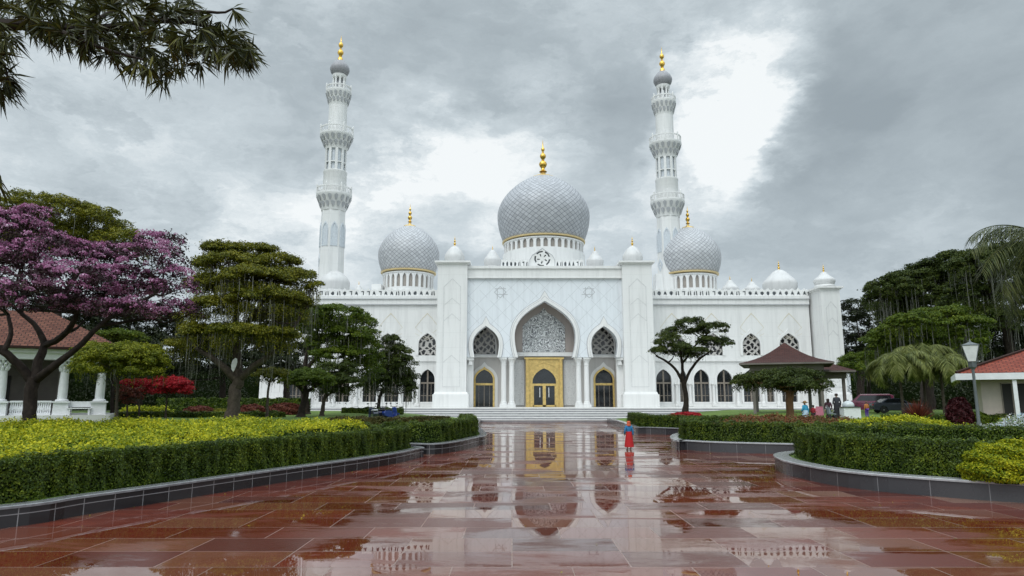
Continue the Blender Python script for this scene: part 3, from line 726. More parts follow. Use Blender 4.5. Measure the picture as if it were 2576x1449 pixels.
wing(XL, XC - XO - .01, [(1075, 22), (975, 22), (880, 22), (785, 22)], [(1075, 18), (1026, 11), (985, 17), (930, 17), (862, 17), (815, 12), (745, 18)], (1075, 983, 890, 795), (1050, 1008, 958, 896, 838, 780))
wing(XC + XO + .01, XR, [(1700, 22), (1795, 22), (1890, 22), (1985, 24)], [(1670, 19), (1719, 9), (1765, 19), (1823, 19), (1890, 20), (1937, 9), (1985, 19)], (1690, 1790, 1890, 1985), (1702, 1735, 1794, 1855, 1918, 1956))
# pierced parapet of loops and posts along each roof edge
def parapet(xa, xb, y, z0, h, n, seed):
    r = random.Random(seed); holes = []; out = [(xb, z0), (xb, z0 + h)]; step = (xb - xa) / n
    for i in range(n):
        cx = xb - step * (i + .5); c = z0 + h * .42; k = r.random(); a, b = step * .33, h * .31
        if k < .34: holes.append([(cx + a * math.cos(t) * r.uniform(.7, 1.1), c + b * math.sin(t) * r.uniform(.75, 1.1)) for t in np.linspace(0, 2 * math.pi, 9)[:-1]])
        elif k < .56:
            holes.append([(cx + a, c - b), (cx + a * .7, c + b), (cx + a * .2, c + b * .9), (cx + a * .35, c - b)])
            holes.append([(cx - a * .2, c - b), (cx - a * .3, c + b), (cx - a * .8, c + b * .5), (cx - a, c - b * .9)])
        elif k < .8: holes.append([(cx + a * .9, c - b), (cx + a * .6, c + b * .2), (cx, c + b * 1.1), (cx - a * .6, c + b * .2), (cx - a * .9, c - b), (cx - a * .2, c - b * .5)])
        else: holes.append([(cx + a * .8, c - b * .9), (cx + a * .9, c + b), (cx - a * .6, c + b * .9), (cx - a * .6, c + b * .45), (cx + a * .3, c + b * .4), (cx + a * .25, c - b * .9)])
        zt = z0 + h * (.86 + .10 * r.random())
        out += [(cx + step * .3, z0 + h * .86), (cx + step * .12, zt + h * .08), (cx, zt + h * .16), (cx - step * .12, zt + h * .08), (cx - step * .3, z0 + h * .86)]
    out += [(xa, z0 + h), (xa, z0)]
    mb = MB(); mb.plate(out, holes, y, y + .3); p = P("parapet", mb, "plain"); mb = MB(); mb.box(xa, xb, y + .55, y + .65, z0, z0 + h * .82); P("parapet_shade", mb, "hole_shade", p); return p  # the dark sheet behind the openings is painted shade
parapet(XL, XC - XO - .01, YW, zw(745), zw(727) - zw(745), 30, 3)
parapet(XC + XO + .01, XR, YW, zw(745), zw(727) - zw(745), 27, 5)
# body and flat roof behind the fronts
mb = MB(); mb.box(XL + .1, XR - .1, YW + .6, YW + 36, ZP, TOPW + .2); P("main_block", mb, "plain")
mb = MB(); mb.box(XC - XO + .3, XC + XO - .3, YB + .6, YW + 30, TOPW + .21, ZT - .15); P("portal_block", mb, "plain")
# corner pylon at the far right
pylon(XX(2066, 850, 113), XX(2114, 850, 113), 112.0, 121, ZP, ZZ(731, 113), None, None)
small_dome(XX(2073, 700, 116.5), 116.5, ZZ(727, 116.5) + .6, 26 * .069, ZZ(684, 116.5) - ZZ(727, 116.5) - .6, 1.6, tip=.55, neck=.8)
# big domes on arcaded drums
def big_dome(xpx, Y, rm_px, y_top, y_mid, y_ring, r_ring_px, drum_px, y_drum, nwin, m, fin_y, cap_y, name="dome"):
    k = Y / F * .985
    x = XX(xpx, y_mid, Y); zr, ztp = ZZ(y_ring, Y), ZZ(y_top, Y); rm, rr, rd = rm_px * k, r_ring_px * k, drum_px * k; zd = ZZ(y_drum, Y)
    zm = (ZZ(y_mid, Y) - zr) / (ztp - zr)
    mb = MB(); mb.lathe(dome_prof(rm, ztp - zr, rr, zr, .0, 48, zm, 1.0), (x, Y, 0), 72); d = P(name, mb, m, mosque, True)
    mb = MB(); mb.lathe([(rd + .1, zr - .30), (rr + .22, zr - .22), (rr + .25, zr + .02), (rr - .1, zr + .10)], (x, Y, 0), 72); P("gold_ring", mb, "palegold", d, True)
    rc = rm * (max(0, 1 - ((( ZZ(cap_y, Y) - zr) / (ztp - zr) - zm) / (1 - zm)) ** 1.8) ** .68)
    zc = ZZ(cap_y, Y); mb = MB(); mb.lathe([(rc * 1.02 + .1, zc - .05), (rc * .9, zc + .25), (rc * .5, zc + (ztp - zc) * .8), (rc * .22, ztp + .35), (rc * .16, ztp + .9)], (x, Y, 0), 24, (12, .08)); P("gold_crown", mb, "goldpaint", d, True)
    finial(x, Y, ztp + .7, ZZ(fin_y, Y) - ztp - .7, d)
    mb = MB(); mb.lathe([(rd - .35, zd), (rd - .35, zr - .5)], (x, Y, 0), 72); P("drum_screen", mb, "drumglass", d, True)
    mb = MB(); hh = zr - .5 - zd; sw = 2 * math.pi * rd / nwin
    for i in range(nwin):                      # an arcade: one bay with a pointed opening, bent round the drum
        b = MB(); b.plate(rect(-sw / 2, sw / 2, 0, hh), [arch(0, sw * .30, hh * .12, hh * .62, hh * .90, None, 5, .02)], 0, .34)
        a0 = 2 * math.pi * i / nwin
        mb.add([((rd - vy) * math.sin(a0 + vx / rd) + x, Y - (rd - vy) * math.cos(a0 + vx / rd), vz + zd) for vx, vy, vz in b.v], b.f)
    mb.lathe([(rd + .12, zd - 5.0), (rd + .3, zd - 5.0), (rd + .3, zd + .05), (rd + .02, zd + .1)], (x, Y, 0), 72, None, False)
    mb.lathe([(rd + .02, zr - .75), (rd + .16, zr - .65), (rd + .16, zr - .45), (rd, zr - .42)], (x, Y, 0), 72, None, False)
    P("drum", mb, "plain", d)
    return d
big_dome(1367, 128, 121, 441, 545, 611, 105, 103, 645, 36, "dome", 350, 449)
big_dome(1029, 130, 79, 567, 641, 687, 68, 65, 735, 26, "dome_mid", 512, 571)
big_dome(1734, 130, 80, 571, 648, 692, 69, 66, 738, 26, "dome_mid", 517, 575)
for x, Y, r, yb, yt, yf, tip, nk in ((841, 124, 39, 731, 680, 654, .05, .96), (1963, 124, 43, 735, 678, 652, .30, .90), (1239, 119, 22.5, 672, 628, 616, .35, .90), (1497, 119, 22.5, 673, 631, 617, .45, .90),
                                     (902, 119, 12, 742, 716, 706, .35, .95), (1838, 120, 22, 740, 704, 692, .5, .95), (1893, 120, 20, 740, 708, 697, .5, .95)):
    k = Y / F * .985; zb, zt = ZZ(yb, Y), ZZ(yt, Y); small_dome(XX(x, yb, Y), Y, zb, r * k, zt - zb, ZZ(yf, Y) - zt, tip=tip, neck=nk)
# crest of the portal: scroll parapet with a medallion gable
YC = YF + .9
mb = MB(); zc = ZT + .38
def ring_holes(cx, cz, r, n):
    hs = []
    for i in range(n):
        a0, a1 = 2 * math.pi * i / n + .14, 2 * math.pi * (i + 1) / n - .14
        hs.append([(cx + r * math.cos(a), cz + r * math.sin(a)) for a in (a0, (a0 + a1) / 2, a1)] + [(cx + r * .52 * math.cos(a), cz + r * .52 * math.sin(a)) for a in (a1, a0)])
    return hs
gw, gh = 34 * S, ZZ(622, YC) - zc
gab = [(XC - .3 + gw, zc), (XC - .3 + gw, zc + gh * .38), (XC - .3 + gw * .8, zc + gh * .62), (XC - .3 + gw * .35, zc + gh * .82), (XC - .3, zc + gh), (XC - .3 - gw * .35, zc + gh * .82), (XC - .3 - gw * .8, zc + gh * .62), (XC - .3 - gw, zc + gh * .38), (XC - .3 - gw, zc)]
hs = []
for i in range(5):
    a0, a1 = 2 * math.pi * i / 5 + .25, 2 * math.pi * (i + 1) / 5 - .08; r = gw * .62; c = (XC - .3, zc + gh * .44)
    hs.append([(c[0] + r * math.cos(a), c[1] + r * math.sin(a)) for a in (a0, (a0 + a1) / 2, a1)] + [(c[0] + r * .8 * math.cos(a), c[1] + r * .8 * math.sin(a)) for a in (a1, (a0 + a1) / 2, a0)])
    a = a0 + .5; hs.append([(c[0] + r * q * math.cos(a + e), c[1] + r * q * math.sin(a + e)) for q, e in ((.25, 0), (.6, -.12), (.68, .1), (.4, .3))])
mb.plate(gab, hs, YC, YC + .35); cm = P("crest_medallion", mb, "plain"); mb = MB(); band(mb, grow(gab, -.16, -.25), .10, YC - .03, YC + .01, .12); P("outline", mb, "groove", cm)
mb = MB(); mb.plate([(XC - .3 + (p[0] - XC + .3) * 1.0, zc + (p[1] - zc)) for p in gab], (), YC + .40, YC + .5); P("crest_shade", mb, "hole_shade")  # added dark sheet, painting shade behind the medallion openings
hl = 106 * S
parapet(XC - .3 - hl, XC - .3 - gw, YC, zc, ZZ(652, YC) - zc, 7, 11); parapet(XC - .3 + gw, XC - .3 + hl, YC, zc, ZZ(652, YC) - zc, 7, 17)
# pierced scroll work stepping up beside the right drum, and a small roof house at left
mb = MB(); bx0 = XX(1646, 720, 122); mb.box(bx0, bx0 + 1.6, 121, 124, TOPW, ZZ(690, 122), .25); mb.box(XX(935, 730, 126), XX(962, 730, 126), 125, 129, TOPW, ZZ(716, 126), .15); P("roof_turret", mb, "plain")

# ------------------------------------------------------------------ minarets
def minaret(xpx, ypx, Y, label):
    x = XX(xpx, ypx, Y); k = 125 / F * .99
    t = thing("minaret", label, "minaret", (x, Y, ZP), "pair of tall white minarets")
    zz = lambda y: ZZ(y, 125)
    def L(name, prof, m, seg=32, par=t, flute=None, sm=True):
        mb = MB(); mb.lathe([(r * k, zz(y)) for r, y in prof], (x, Y, 0), seg, flute); return build(name, mb, m, par, sm)
    mb = MB(); mb.lathe([(35 * k, ZP), (33.5 * k, zz(700)), (31 * k, zz(533))], (x, Y, 0), 8); base = build("octagonal_shaft", mb, "white", t)
    for i in range(8):
        a0 = math.pi / 8 + i * math.pi / 4; mb = MB()
        for (z0, zs, zt, hw) in ((zz(624), zz(585), zz(568), 6.0 * k),):
            b = MB(); ar = arch(0, hw, z0, zs, zt, None, 6, .03); b.plate(ar, (), -.06, .05); band(b, ar, .2, -.14, .05, .4)
            ap = 32.5 * k * math.cos(math.pi / 8)
            mb.add([(x + vx * math.cos(a0) + (ap - vy) * math.sin(a0), Y + vx * math.sin(a0) - (ap - vy) * math.cos(a0), vz) for vx, vy, vz in b.v], b.f)
        build("niche", mb, "blueglass", base)
    for i in (6,):
        a0 = math.pi / 8 + i * math.pi / 4; c = zz(657); b = MB(); b.plate([(.9, c), (.3, c + .9), (0, c + 1.3), (-.3, c + .9), (-.9, c), (-.3, c - .9), (0, c - 1.3), (.3, c - .9)], [[(.5, c), (0, c + .7), (-.4, c)], [(.4, c - .15), (-.35, c - .15), (0, c - .75)]], -.06, .05); ap = 33.2 * k * math.cos(math.pi / 8)
        mb = MB(); mb.add([(x + vx * math.cos(a0) + (ap - vy) * math.sin(a0), Y + vx * math.sin(a0) - (ap - vy) * math.cos(a0), vz) for vx, vy, vz in b.v], b.f); build("emblem", mb, "blueglass", base)
    def balcony(yb, yf, yt, r0, r1):
        """flared corbel from yb up to the floor yf, and a pierced rail up to yt"""
        zb, zf, zt = zz(yb), zz(yf), zz(yt); mb = MB(); h = zf - zb
        mb.lathe([(r0 * k, zb), (r0 * k * 1.03, zb + .1 * h), ((r0 + (r1 - r0) * .35) * k, zb + .45 * h), ((r0 + (r1 - r0) * .8) * k, zb + .85 * h), (r1 * k, zf), (r1 * k, zf + .15)], (x, Y, 0), 32); o = build("balcony", mb, "plain", t, True)
        mb = MB(); n = 16
        for i in range(n):
            a0 = 2 * math.pi * (i + .5) / n
            for (f0, f1, hw, sh) in ((.18, .52, .20, 0), (.55, .92, .16, .5)):
                a = a0 + sh * 2 * math.pi / n; q = lambda f: (r0 + (r1 - r0) * (f ** 1.15)) * k
                b = []
                for f, w_ in ((f0, .05), ((f0 + f1) / 2, hw), (f1 - .06, hw), (f1, .0)):
                    for sg in (-1, 1):
                        for pr in (.02, .10): ww = sg * w_ * 2 * math.pi * q(f) / n * 1.6; b.append(((q(f) + pr) * math.sin(a) + ww * math.cos(a), -(q(f) + pr) * math.cos(a) + ww * math.sin(a), zb + f * h))
                fs = []
                for j in range(3): o_ = 4 * j; fs += [(o_ + 1, o_ + 3, o_ + 7, o_ + 5), (o_, o_ + 4, o_ + 6, o_ + 2), (o_, o_ + 1, o_ + 5, o_ + 4), (o_ + 2, o_ + 6, o_ + 7, o_ + 3)]
                mb.add([(p[0] + x, p[1] + Y, p[2]) for p in b], fs)
        build("corbel_carving", mb, "groove", o)
        mb = MB(); rr = r1 * k - .12
        for zz0, zz1 in ((zt - .22, zt), (zf + .16, zf + .36)): mb.lathe([(rr - .12, zz0), (rr + .08, zz0), (rr + .08, zz1), (rr - .12, zz1), (rr - .12, zz0)], (x, Y, 0), 32, None, False)
        for i in range(28):
            a = 2 * math.pi * i / 28; w_ = .16 if i % 4 == 0 else .07; hh = .45 if i % 4 == 0 else -.1
            mb.lathe([(w_, zf + .3), (w_, zt + hh), (.02, zt + hh + .2)], (x + rr * math.cos(a), Y + rr * math.sin(a), 0), 5)
        build("railing", mb, "plain", o)
    balcony(533, 495, 476, 31, 46)
    L("round_shaft", [(30.5, 495), (30, 440), (31, 438), (31, 434), (27, 433)], "white")
    L("gallery_core", [(23.5, 434), (23.5, 372)], "blueglass")
    mb = MB(); n = 10
    for i in range(n):
        a0 = 2 * math.pi * i / n; b = MB(); sw = 2 * math.pi * 28 * k / n; hh = zz(376) - zz(434)
        b.plate(rect(-sw / 2, sw / 2, 0, hh), [rect(-sw * .30, sw * .30, hh * .04, hh * .34), rect(-sw * .30, sw * .30, hh * .38, hh * .97)], 0, .22)
        mb.add([((28 * k - vy) * math.sin(a0 + vx / (28 * k)) + x, Y - (28 * k - vy) * math.cos(a0 + vx / (28 * k)), vz + zz(434)) for vx, vy, vz in b.v], b.f)
    build("window_gallery", mb, "plain", t)
    balcony(380, 345, 326, 28, 44)
    L("round_shaft", [(25, 345), (24, 290), (24, 262)], "white")
    balcony(270, 236, 222, 24, 34)
    L("lantern_core", [(9, 236), (9, 192)], "groove", 16)
    mb = MB()
    for i in range(8):
        a = 2 * math.pi * (i + .5) / 8; cx_, cy_ = x + 14.5 * k * math.cos(a), Y + 14.5 * k * math.sin(a)
        mb.lathe([(.24, zz(234)), (.18, zz(205)), (.30, zz(198)), (.3, zz(196))], (cx_, cy_, 0), 8)
    mb.lathe([(17 * k, zz(199)), (18.5 * k, zz(196)), (19.5 * k, zz(191)), (10 * k, zz(190.5))], (x, Y, 0), 24)
    build("lantern", mb, "plain", t)
    zb, zt = zz(192), zz(150)
    mb = MB(); mb.lathe(dome_prof(26 * k, zt - zb, 17 * k, zb, .08, 22, .40), (x, Y, 0), 64, (20, .05)); d = build("fluted_dome", mb, "fluted", t, True)
    f = zz(88) - zt; r = 8.2 * k; mb = MB()
    mb.lathe([(r * .9, zt - .25), (r * .75, zt + .06 * f), (r * .4, zt + .1 * f), (r * .6, zt + .18 * f), (r, zt + .25 * f), (r * .98, zt + .30 * f), (r * .6, zt + .38 * f), (r * .25, zt + .42 * f), (r * .3, zt + .47 * f), (r * .7, zt + .53 * f), (r * .8, zt + .59 * f), (r * .55, zt + .66 * f), (r * .18, zt + .71 * f), (r * .12, zt + .85 * f), (.001, zt + f)], (x, Y, 0), 16)
    build("finial", mb, "gold", d, True)
    return t
minaret(832, 690, 125, "white minaret with grey fluted dome standing behind the weeping trees, further from the gold door")
minaret(1681, 560, 129.5, "white minaret with grey fluted dome rising half hidden behind a grey side dome")
# ------------------------------------------------------------------ garden: raised beds either side of the plaza
def G(pts): return [tuple(gp(x, y)[:2]) for x, y in pts]
EA = [(-30, 7.2), (-22, 9.2), (-16, 11.8)] + G([(0, 1330), (200, 1297), (400, 1265), (700, 1215), (900, 1183), (1000, 1165), (1060, 1150)]) + [(-4.55, 35.4), (-4.75, 36.3), (-5.6, 36.9), (-7.5, 37.2)]
EB = [(-8.5, 38.4), (-6, 37.9)] + G([(1090, 1143), (1150, 1135), (1200, 1122)]) + [(-1.75, 46.5), (-2.1, 52), (-3.0, 62), (-3.6, 75), (-4.0, 89.8)]
EC = [(40, 16), (28, 16.6), (19, 17.4)] + G([(2576, 1265), (2400, 1253), (2200, 1235), (2080, 1218), (2000, 1200)]) + [(10.9, 28.2), (11.6, 30.6), (13.2, 32.4), (16, 33.4), (20, 34)]
ED = [(24, 36.2), (19, 36.0)] + G([(1960, 1142), (1800, 1137), (1720, 1132)]) + [(9.65, 40), (10.0, 43.5), (11.3, 48), (13.3, 51.5), (17, 53.5)]
EE = [(20, 54.3), (16, 54.6)] + G([(1700, 1094), (1630, 1091)]) + [(10.8, 59.5), (11.0, 64), (11.8, 76), (12.4, 89.8)]
def zleft(X, Y, d): return .46 + np.minimum(.90 * sstep(16, 55, Y) + .12 * sstep(55, 95, Y), (.30 - .22 * sstep(44, 58, Y)) * np.maximum(d - 1.2, 0))
def zright(X, Y, d): return .46 + np.minimum(1.15 * sstep(26, 56, Y), (.30 - .22 * sstep(50, 60, Y)) * np.maximum(d - 1.2, 0))
def dist_poly(X, Y, lines):
    best = np.full(X.shape, 1e9)
    for P_ in lines:
        for (ax, ay), (bx, by) in zip(P_[:-1], P_[1:]):
            dx, dy = bx - ax, by - ay; t = np.clip(((X - ax) * dx + (Y - ay) * dy) / max(dx * dx + dy * dy, 1e-9), 0, 1)
            best = np.minimum(best, np.hypot(X - ax - t * dx, Y - ay - t * dy))
    return best
def inside(X, Y, poly):
    r = np.zeros(X.shape, bool); n = len(poly)
    for i in range(n):
        (ax, ay), (bx, by) = poly[i], poly[(i + 1) % n]
        if ay == by: continue
        c = ((ay > Y) != (by > Y)) & (X < (bx - ax) * (Y - ay) / (by - ay) + ax); r ^= c
    return r
RS = lambda pts: [tuple(p) for p in resample(pts, .5)]
LA, LB, LC, LD, LE = map(RS, (EA, EB, EC, ED, EE))
POLL = [(-70, 7)] + LA + LB + [(-4, 101), (-70, 101)]
POLR = [(80, 14)] + LC + LD + LE + [(12.4, 101), (80, 101)]
def terrain(name, poly, lines, zf, x0, x1, y0, y1, cell=.45):
    nx, ny = int((x1 - x0) / cell), int((y1 - y0) / cell)
    X, Y = np.meshgrid(np.linspace(x0, x1, nx), np.linspace(y0, y1, ny)); d = dist_poly(X, Y, lines)
    ok = inside(X, Y, poly) & (d > .12) & ~((Y > 89.5) & (X > -46.5) & (X < 60.5)); Z = zf(X, Y, d) + .025 * np.sin(X * 1.3) * np.cos(Y * .9)
    idx = -np.ones(X.shape, int); idx[ok] = np.arange(ok.sum())
    q = ok[:-1, :-1] & ok[1:, :-1] & ok[:-1, 1:] & ok[1:, 1:]
    f = np.stack([idx[:-1, :-1][q], idx[:-1, 1:][q], idx[1:, 1:][q], idx[1:, :-1][q]], 1)
    mb = MB(); mb.v = [tuple(p) for p in np.stack([X[ok], Y[ok], Z[ok]], 1)]; mb.f = [tuple(map(int, t)) for t in f]
    return struct(name, mb, "lawn", True)
terrain("lawn", POLL, [LA, LB], zleft, -70, -1, 7, 92); terrain("lawn", POLR, [LC, LD, LE], zright, 8, 80, 14, 92)
def ground_z(x, y):
    X, Y = np.array([float(x)]), np.array([float(y)])
    if x < 3: return float(zleft(X, Y, dist_poly(X, Y, [LA, LB]))[0])
    return float(zright(X, Y, dist_poly(X, Y, [LC, LD, LE]))[0])
def planter(name, pts, side, tile, label, hgt=.5, cop=.5, cm="coping"):
    p = edgepath(pts, side, .45); P0 = p[0][len(p[0]) // 2]
    t = thing("planter_wall", label, "planter wall", (P0[0], P0[1], 0), "curved granite planter walls")
    mb = MB(); mb.sweep(p, [(0, -.02), (0, hgt), (.22, hgt), (.22, -.02)]); build("tiled_face", mb, tile, t)
    mb = MB(); mb.sweep(offset(p, -.05), [(0, hgt + .002), (0, hgt + .055), (.02, hgt + .07), (cop, hgt + .07), (cop, hgt + .002)]); build("coping", mb, cm, t)
    return p
PA = planter("a", EA, 1, "black_tile", "long curved planter wall of black tiles below the yellow flower bed", .42, .42)
PB = planter("b", EB, 1, "black_tile", "black tiled planter wall round the hedge with brown shrubs behind it")
PC = planter("c", EC, -1, "grey_tile", "broad curved grey granite planter wall in front of the rounded golden bush", .48, .62, "coping_pale")
PD = planter("d", ED, -1, "grey_tile", "grey planter wall below the hedge with red bedding behind it", .5, .5, "coping_pale")
PE = planter("e", EE, -1, "grey_tile", "small far planter wall beside the woman in the red skirt")
# ------------------------------------------------------------------ hedges
def inset(path, o0, width):
    """a clean parallel path: folds in tight bends are cut out, then smoothed"""
    P_, N_ = path
    if o0 == 0: return path
    d = o0 + width / 2; Q = P_ + N_ * d; tx = P_[1] - P_[0]; side = 1 if N_[0] @ np.array([-tx[1], tx[0]]) > 0 else -1
    keep = dist_poly(Q[:, 0], Q[:, 1], [[tuple(p) for p in P_]]) > d - .06; Q = Q[keep]
    for _ in range(2): Q[1:-1] = (Q[:-2] + 2 * Q[1:-1] + Q[2:]) / 4
    C, Nn = edgepath([tuple(q) for q in Q[::2]] + ([tuple(Q[-1])] if len(Q) % 2 == 0 else []), side, .3)
    for _ in range(4): Nn[1:-1] = unit((Nn[:-2] + Nn[1:-1] + Nn[2:]))
    return C - Nn * width / 2, Nn
def hedge(path, o0, width, z0, z1, label, n, leaf=.06, m="hedge", group="clipped green hedges", name="hedge"):
    """clipped hedge swept along a path: a twiggy core and leaves over its sides, top and ends"""
    p = inset(path, o0, width); P_, N_ = p; mid = P_[len(P_) // 2]
    t = thing(name, label, "hedge", (mid[0], mid[1], z0), group)
    mb = MB(); c = .21 if width > .75 else .15; mb.sweep(p, [(c, z0 - .1), (c, z1 - .16), (.16, z1 - c), (width - .16, z1 - c), (width - c, z1 - .16), (width - c, z0 - .1)]); build("inner_twigs", mb, "hedge_core", t)
    hgt = z1 - z0; per = 2 * hgt + width
    ns = len(P_) - 1; s = rng.uniform(0, ns, n); i = s.astype(int); fr = (s - i)[:, None]
    B = P_[i] * (1 - fr) + P_[i + 1] * fr; Nn = unit(N_[i] * (1 - fr) + N_[i + 1] * fr)
    u = rng.uniform(0, per, n); q = np.where(u < hgt, 0, np.where(u < hgt + width, u - hgt, width)); h = np.where(u < hgt, u, np.where(u < hgt + width, hgt, per - u))
    bulge = .035 * np.sin(s * 1.7) + .03 * np.sin(s * 4.3 + 1) + .03 * np.sin(h * 5 + s * 2.1)
    dirn = np.where(u < hgt, -1.0, np.where(u < hgt + width, 0.0, 1.0)); up = np.where((u >= hgt) & (u < hgt + width), 1.0, .0)
    rnd = .10 * (np.maximum(0, (h - hgt + .14) / .14)) * np.where(up > 0, 0, 1)         # rounded shoulders
    depth = np.abs(rng.normal(0, .085, n)) * -1 + bulge * 1.4 + .03 + np.where(rng.random(n) < .035, rng.uniform(.02, .14, n), 0)     # stray shoots
    off = q + dirn * (depth - rnd)
    zz_ = z0 + h + up * (depth + .0)
    pos = np.concatenate([B + Nn * off[:, None], zz_[:, None]], 1)
    nor = np.concatenate([Nn * dirn[:, None], (up + .05)[:, None]], 1)
    ends = []
    for e, k in ((0, 1), (len(P_) - 1, -1)):
        ne = int(n * width / max(ns * .5, 1) / 2) + 40; T = unit((P_[e + k] - P_[e])[None])[0]
        ends.append((np.concatenate([P_[e] - T * np.abs(rng.normal(0, .04, (ne, 1))) + N_[e] * rng.uniform(0, width, (ne, 1)), z0 + rng.uniform(0, hgt, (ne, 1))], 1), np.tile([-T[0], -T[1], .2], (ne, 1))))
    pos = np.concatenate([pos] + [e[0] for e in ends]); nor = np.concatenate([nor] + [e[1] for e in ends])
    npmesh("foliage", leafquads(pos, nor, leaf, .62, .34), 4, m, t)
    return t
def sub(path, a, b): P_, N_ = path; return P_[a:b], N_[a:b]
def cut(path, f):
    P_, N_ = path; k = [i for i in range(len(P_)) if f(P_[i])]; return P_[k[0]:k[-1] + 1], N_[k[0]:k[-1] + 1]
PAh = cut(PA, lambda p: p[0] > -19)
hedge(PAh, .60, .82, .45, 1.47, "long curved hedge in front of the golden shrubs, above the black tiled wall", 150000, .062)
PBh = cut(PB, lambda p: p[0] > -7.2 and p[1] < 60)
hedge(PBh, .65, 1.1, .55, 1.62, "hedge with brown shrubs behind it, between the yellow flower bed and the steps", 42000, .085)
PCh = cut(PC, lambda p: p[0] < 15.6)
hedge(PCh, .85, 1.1, .52, 1.62, "rounded hedge above the broad grey planter wall, left of the golden bush", 65000, .062)
PDh = cut(PD, lambda p: p[0] < 22)
hedge(PDh, .6, 1.1, .55, 1.62, "hedge in front of the red bedding flowers", 45000, .085)
PEh = cut(PE, lambda p: p[1] < 72 and p[0] < 18)
hedge(PEh, .5, 1.1, .52, 1.52, "squared far hedge beside the steps, behind the woman in red", 22000, .11)
def straight(a, b, step=.5):
    n = max(3, int(math.dist(a, b) / step)); P_ = np.stack([np.linspace(a[0], b[0], n), np.linspace(a[1], b[1], n)], 1)
    T = (P_[-1] - P_[0]); T = T / np.linalg.norm(T); return P_, np.tile([[-T[1], T[0]]], (n, 1))
# low far hedges on the lawns
hz = 1.32
hedge(straight(tuple(pt(275, 1040, 60)[:2]), tuple(pt(705, 1040, 60)[:2])), 0, 1.2, hz, hz + .48, "low clipped hedge across the lawn in front of the red maples", 14000, .13)
hedge(straight(tuple(pt(860, 1040, 76)[:2]), tuple(pt(1010, 1040, 76)[:2])), 0, 1.2, 1.36, 1.36 + .6, "low far hedge below the dark weeping tree", 5000, .15)
hedge(straight((27.5, 37.5), (46, 39.5)), 0, 1.2, 1.0, 1.85, "low hedge with yellow tips in front of the cream hut", 15000, .12, "yellow")
hedge(straight((24.5, 44.5), (36, 45)), 0, 1.0, 1.4, 1.9, "low green hedge behind the white and blue flowers", 9000, .11)
hedge(edgepath([(14.5, 30.9), (16.5, 31.0), (20, 30.3), (26, 29.6), (34, 29)], 1, .5), 0, 1.0, .9, 1.72, "dark low hedge running behind the golden bush to the picture edge", 26000, .08)
hedge(straight(tuple(pt(395, 1010, 80)[:2]), tuple(pt(770, 1010, 80)[:2])), 0, 1.6, 1.4, 3.0, "tall dark hedge behind the russet mounds and the weeping tree trunk", 16000, .2)
# brown shrubs on the far left bed
hedge(edgepath([(-12, 44.5), (-8.5, 43.5), (-5.4, 44.6), (-4.2, 47)], 1, .4), 0, 1.6, .95, 1.72, "low brown green clipped shrubs behind the hedge by the steps", 20000, .10, "hedge_brown", None, "shrub_row")
hedge(edgepath([(-10.5, 39.2), (-8, 38.9), (-6.0, 39.6)], 1, .4), 0, 1.0, .6, 1.50, "short green hedge return behind the yellow flowers", 9000, .09)
# ------------------------------------------------------------------ flower beds (masses of leaves over mounded twigs)
def bed(name, poly, lines, zf, hgt, n, leaf, m, core_m, cl=.5, cell=.35, amp=.18, seed=1, holes=None):
    xs, ys = [p[0] for p in poly], [p[1] for p in poly]; r = np.random.default_rng(seed)
    ph = r.uniform(0, 6.28, 6)
    def top(X, Y):
        d = dist_poly(X, Y, lines); rim = np.clip(dist_poly(X, Y, [list(poly) + [poly[0]]]) / .6, 0, 1) ** .5
        b = np.sin(X / cl * 1.1 + ph[0] + .6 * np.sin(Y / cl * .7)) * np.cos(Y / cl * .9 + ph[1] + .7 * np.sin(X / cl * .5 + ph[2])) + .6 * np.sin(X / cl * 2.3 + ph[3]) * np.sin(Y / cl * 2.1 + ph[4])
        return zf(X, Y, d) + (hgt + amp * b) * rim
    gx, gy = np.arange(min(xs), max(xs), cell), np.arange(min(ys), max(ys), cell)
    X, Y = np.meshgrid(gx, gy); ok = inside(X, Y, poly); Z = top(X, Y) - .10
    idx = -np.ones(X.shape, int); idx[ok] = np.arange(ok.sum()); q = ok[:-1, :-1] & ok[1:, :-1] & ok[:-1, 1:] & ok[1:, 1:]
    f = np.stack([idx[:-1, :-1][q], idx[:-1, 1:][q], idx[1:, 1:][q], idx[1:, :-1][q]], 1)
    P_ = r.uniform((min(xs), min(ys)), (max(xs), max(ys)), (int(n * 2.2), 2)); P_ = P_[inside(P_[:, 0], P_[:, 1], poly)][:n]
    # sprigs: little tufts of leaves
    k = 6; S_ = np.repeat(P_[: len(P_) // k + 1], k, 0); S_ = S_ + r.normal(0, leaf * .9, S_.shape)
    hh = np.repeat(r.uniform(-.12, .12, len(S_) // k), k)[: len(S_)]
    zt = top(S_[:, 0], S_[:, 1]) + hh + r.normal(0, leaf * .7, len(S_))
    pos = np.column_stack([S_, zt]); nor = np.column_stack([r.normal(0, .5, (len(S_), 2)) + [0, -.35], np.ones(len(S_))])
    o = npmesh(name, leafquads(pos, nor, leaf, .6, .5), 4, m); tag(o, kind="stuff")
    mb = MB(); mb.v = [tuple(p) for p in np.stack([X[ok], Y[ok], Z[ok]], 1)]; mb.f = [tuple(map(int, t)) for t in f]
    build("undergrowth", mb, core_m, o, True)
    return o
inA = offset(PAh, 1.5)[0]
polyA = [(-34, 11.5)] + [tuple(p) for p in inA if p[1] < 33.8 and p[0] < -6.3] + [(-7.0, 34.8), (-8.6, 37.6), (-16, 38.0), (-24, 36.5), (-34, 35.5)]
bed("golden_flowers", polyA, [LA, LB], lambda X, Y, d: zleft(X, Y, d) + .22 * sstep(1.6, 2.6, d) * sstep(40, 30, Y), .70, 150000, .105, "yellow", "hedge_core", .9, .35, .14, 3)
